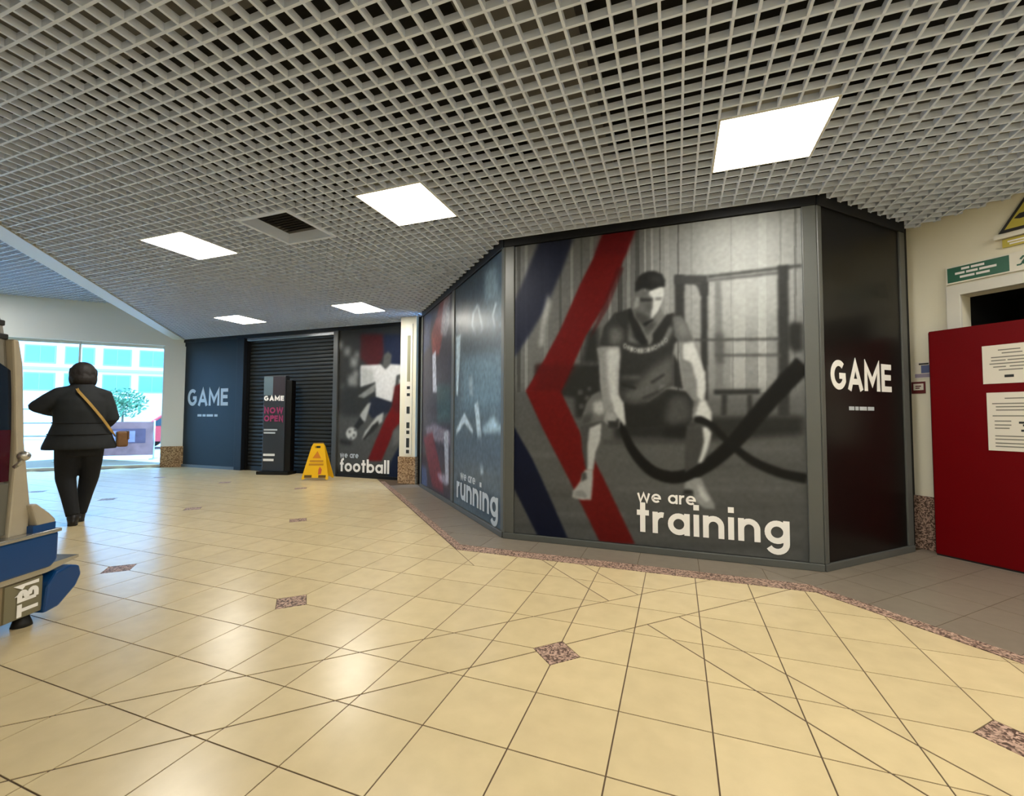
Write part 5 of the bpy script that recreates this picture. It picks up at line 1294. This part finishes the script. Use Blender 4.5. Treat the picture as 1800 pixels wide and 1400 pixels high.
for sx in (-1, 1):
    A_, B_, C_ = (SL, EL, WL) if sx < 0 else (SR, ER, WR)
    tube_bm(bm, [(sx * .1, 0, 1.38), A_, B_, C_], [.06, .05, .042, .03], 12)
    d = (Vector(C_) - Vector(B_)).normalized(); c = Vector(C_) + d * .05
    ell(bm, c, (.036, .045, .022), 12)
    side = d.cross(Vector((0, 0, 1))).normalized()
    for k, L in enumerate((.062, .075, .08, .07)):
        b0 = c + d * .03 + side * (-.028 + .019 * k)
        tube_bm(bm, [b0, b0 + d * L * .5 - Vector((0, 0, .004)), b0 + d * L * .85 - Vector((0, 0, .02))], [.0095, .009, .0075], 8)
    b0 = c - side * .03 * (-sx)
    tube_bm(bm, [c + side * .025 * -sx, b0 + d * .02 + side * .02 * -sx, b0 + d * .05 + side * .022 * -sx], [.011, .0105, .009], 8)
LEGS = (((-.09, .0, .86), (-.098, .015, .48), (-.03, -.075, .10)), ((.09, .0, .86), (.083, .075, .48), (.02, .13, .09)))
for a, b, c in LEGS:
    tube_bm(bm, [a, b, c, (c[0], c[1], .04)], [.09, .062, .042, .04], 14)
ps = fuse('person', bm, mat('skin', (150, 112, 92), .55), None, .0085, 3)
ps.matrix_world = MPn
ps['label'] = 'person in a dark padded coat walking away with a strap across the back'
ps['category'] = 'person'
M_COAT = mat('dark_coat_cloth', (20, 24, 27), .8, noise=.15, scale=18)
bm = bmesh.new()
loft(bm, [((0, 0, .79), .295, .20), ((0, 0, .83), .29, .20), ((0, 0, .95), .25, .18), ((0, 0, 1.07), .215, .16), ((0, 0, 1.2), .225, .165), ((0, .0, 1.31), .225, .15), ((0, .005, 1.40), .165, .12), ((0, .012, 1.45), .115, .10), ((0, .02, 1.49), .085, .085)], 28)
for A_, B_, C_, sx in ((SL, EL, WL, -1), (SR, ER, WR, 1)):
    m1 = [(A_[i] + B_[i]) / 2 for i in range(3)]
    tube_bm(bm, [(sx * .1, 0, 1.37), A_, m1, B_, [(B_[i] + C_[i]) / 2 for i in range(3)], C_], [.09, .085, .08, .075, .065, .055], 16)
ct = fuse('coat', bm, M_COAT, ps, .012, 5)
for z in (.95, 1.07):
    bm = bmesh.new()
    rr = .252 if z < 1 else .22
    ringp = [(rr * math.cos(a), (rr * .74) * math.sin(a), z) for a in np.linspace(0, 2 * math.pi, 40)]
    tube_bm(bm, ringp, .006, 6, cap=False)
    link('seam', me_from(bm, 'seam'), mat('dark_coat_seam', (13, 15, 18), .8), ct)
bm = bmesh.new()
loft(bm, [((0, 0, .72), .17, .125), ((0, 0, .8), .19, .14), ((0, 0, .93), .18, .13)], 20)
for a, b, c in LEGS:
    mid = [(b[i] + c[i]) / 2 for i in range(3)]
    tube_bm(bm, [a, [(a[i] + b[i]) / 2 for i in range(3)], b, mid, c], [.11, .1, .082, .066, .056], 16)
fuse('trousers', bm, mat('black_trousers', (12, 14, 19), .85), ps, .012, 3)
for a, b, c in LEGS:
    bm = bmesh.new()
    ell(bm, (c[0], c[1] + .055, .042), (.046, .125, .042)); ell(bm, (c[0], c[1], .08), (.05, .055, .06))
    bbox(bm, c[0] - .04, c[0] + .04, c[1] - .05, c[1] + .16, .004, .02)
    fuse('shoe', bm, mat('black_leather', (18, 16, 20), .45), ps, .01, 3)
bm = bmesh.new()
ell(bm, (0, .01, 1.615), (.104, .112, .108)); ell(bm, (0, -.02, 1.545), (.1, .085, .085)); ell(bm, (-.08, .03, 1.54), (.034, .06, .08)); ell(bm, (.08, .03, 1.54), (.034, .06, .08))
random.seed(11)
for k in range(46):
    a_, z_ = random.uniform(math.pi * .95, math.pi * 2.05), random.uniform(1.47, 1.625)
    rr_ = .1 * math.sqrt(max(.1, 1 - ((z_ - 1.60) / .15) ** 2))
    ell(bm, (rr_ * math.cos(a_), .01 + rr_ * math.sin(a_), z_), (.016, .016, .03), 8)
fuse('hair', bm, mat('dark_brown_hair', (30, 24, 24), .65, noise=.3, scale=60, bump=.4), ps, .008, 2)
# strap across the back and the bag at the hip
bm = bmesh.new()
sp = [(-.05, .07, 1.475), (-.06, -.02, 1.465), (-.03, -.13, 1.40), (.06, -.168, 1.27), (.15, -.145, 1.13), (.235, -.08, .98), (.27, .02, .92)]
rings = []
for i, p in enumerate(sp):
    p = Vector(p); d = (Vector(sp[min(i + 1, len(sp) - 1)]) - Vector(sp[max(i - 1, 0)])).normalized()
    out = Vector((p.x * .3, p.y if abs(p.y) > .01 else -.1, 0.25 if i < 2 else 0)).normalized(); sd = d.cross(out).normalized()
    rings.append([bm.verts.new(p + sd * .012 + out * .004), bm.verts.new(p - sd * .012 + out * .004), bm.verts.new(p - sd * .012 + out * .012), bm.verts.new(p + sd * .012 + out * .012)])
for A_, B_ in zip(rings, rings[1:]):
    for j in range(4): bm.faces.new((A_[j], A_[(j + 1) % 4], B_[(j + 1) % 4], B_[j]))
bmesh.ops.recalc_face_normals(bm, faces=bm.faces[:])
link('bag_strap', me_from(bm, 'bag_strap'), mat('tan_yellow_strap', (176, 140, 70), .6), ps, label='tan yellow bag strap')
bgm = thing('shoulder_bag', 'small tan shoulder bag at the right hip of the walking person', 'bag', MPn @ Matrix.Translation((.335, .06, .80)))
box('bag_body', -.05, .05, -.12, .12, 0, .17, mat('tan_leather', (116, 82, 48), .6, noise=.1, scale=30), bgm, bev=.02)
box('flap', .04, .058, -.122, .122, .08, .175, mat('tan_leather_flap', (98, 68, 40), .6), bgm, bev=.006)
tube('buckle', [(.06, -.01, .09), (.06, .01, .09)], .008, M_CH, bgm)

# ------------------------------------------------------------------ outside the entrance
def oxy(s, d): return ((s + d) / 2, (s - d) / 2)     # s=x+y, d=x-y
pv = prism('pavement', [(-15.1, 2.25), (-10.4, 6.95), (-10.4, 30), (-60, 30), (-60, -30), (-15.3, -30)], -.1, -.012, mat('pale_paving', (190, 188, 186), .6, noise=.05, scale=3), axis='z', kind='structure', label='pale paving outside the entrance')
MB = frame_M((-34.0, 6.0, 0), (1, 1, 0), (-1, 1, 0))
bd = thing('office_building', 'white building with rows of blue windows seen through the entrance glazing', 'building', MB)
box('facade', -8, 22, 0, .4, 0, 9, mat('white_render', (214, 214, 212), .7), bd)
M_BW = mat('blue_window_glass', (84, 132, 150), .15); M_BF = mat('window_frame_grey', (120, 150, 165), .4)
wm = bmesh.new(); bbox(wm, -.55, .55, -.05, .02, 0, .85); wm = me_from(wm, 'window'); wm.materials.append(M_BF)
pm = bmesh.new(); bbox(pm, -.50, -.02, -.06, -.045, .06, .79); bbox(pm, .02, .50, -.06, -.045, .06, .79); pm = me_from(pm, 'pane'); pm.materials.append(M_BW)
for z in (2.3, 3.6, 5.6):
    for k in range(14):
        a = link('window', wm, None, bd); a.location = (-3 + k * 1.42, 0, z)
        b = link('pane', pm, None, a)
box('ledge', -8, 22, -.12, 0, 3.3, 3.42, mat('ledge_grey', (150, 165, 175), .6), bd)
box('roof_edge', -8, 22, -.2, .5, 9, 9.2, mat('ledge_grey', (150, 165, 175), .6), bd)
# tree
tx, ty = -25.9, 13.5
tre = thing('street_tree', 'small green street tree outside the entrance glazing', 'tree', Matrix.Translation((-24.4, 13.3, 0)))
tube('trunk', [(0, 0, -.02), (.02, 0, .7), (0, .02, 1.5)], [.06, .05, .03], mat('bark', (90, 78, 64), .9), tre)
random.seed(5)
bm = bmesh.new()
for k in range(900):
    a, b, r = random.uniform(0, 6.28), math.acos(random.uniform(-1, 1)), random.random() ** .5
    c = Vector((.95 * r * math.sin(b) * math.cos(a), .95 * r * math.sin(b) * math.sin(a), 1.72 + .72 * r * math.cos(b)))
    n = Vector((random.gauss(0, 1), random.gauss(0, 1), random.gauss(0, 1))).normalized(); t = n.orthogonal().normalized(); u = n.cross(t)
    L = .085
    bm.faces.new([bm.verts.new(c + t * L), bm.verts.new(c + u * L * .5), bm.verts.new(c - t * L), bm.verts.new(c - u * L * .5)])
link('foliage', me_from(bm, 'foliage'), mat('leaf_green', (70, 120, 84), .6, vary=.25), tre, kind='stuff')
# low printed barrier board
MBn = frame_M((-14.45, 6.55, 0), (1, 1, 0), (-1, 1, 0))
bn = thing('barrier_banner', 'low reddish printed barrier banner outside the entrance glazing', 'banner', MBn)
M_BN = mat('dusty_rose_print', (150, 106, 104), .6, noise=.25, scale=5)
box('panel', 0, 1.9, -.015, .015, .10, .98, M_BN, bn)
box('dark_picture', .62, 1.72, -.018, -.014, .42, .80, mat('plum_print', (96, 74, 92), .6, noise=.3, scale=6), bn)
box('pale_picture', .95, 1.5, -.021, -.017, .45, .74, mat('mauve_print', (150, 136, 158), .6, noise=.15, scale=8), bn)
for x in (0, 1.9):
    tube('post', [(x, 0, -.012), (x, 0, 1.02)], .02, M_CH, bn)
    box('foot', x - .05, x + .05, -.2, .2, -.012, .015, M_CH, bn)
# white railing
MRl = frame_M((-18.2, 3.3, 0), (1, 1, 0), (-1, 1, 0))
rl = thing('railing', 'white metal railing outside the entrance behind the walking person', 'railing', MRl)
M_RL = mat('grey_rail_paint', (170, 172, 178), .4)
for z in (.62, .95, 1.3):
    tube('rail', [(0, 0, z), (5.2, 0, z)], .022, M_RL, rl)
for k in range(5): tube('post', [(k * 1.3, 0, -.012), (k * 1.3, 0, 1.32)], .025, M_RL, rl)
# parked red car
MC = frame_M((-17.6, 9.2, -.012), (1, 1, 0), (-1, 1, 0))
car = thing('red_car', 'parked red car outside, half hidden by the entrance pillar', 'car', MC)
prism('body', [(0, .25), (.1, .62), (.9, .78), (1.4, 1.2), (2.7, 1.25), (3.5, .85), (4.0, .72), (4.05, .3)], 0, 1.7, mat('red_car_paint', (190, 60, 66), .25), car, bev=.05)
prism('windows', [(1.05, .8), (1.48, 1.13), (2.62, 1.17), (3.2, .85)], -.01, 1.71, mat('car_glass', (40, 60, 70), .1), car)
for x in (.75, 3.3):
    for y in (-.02, 1.55):
        t = tube('wheel', [(x, y, .32), (x, y + .17, .32)], .32, M_RUB, car, seg=20, smooth=False)
        tube('hub', [(x, y - .006, .32), (x, y + .176, .32)], .18, M_CH, t, seg=14, smooth=False)

bpy.context.view_layer.update()
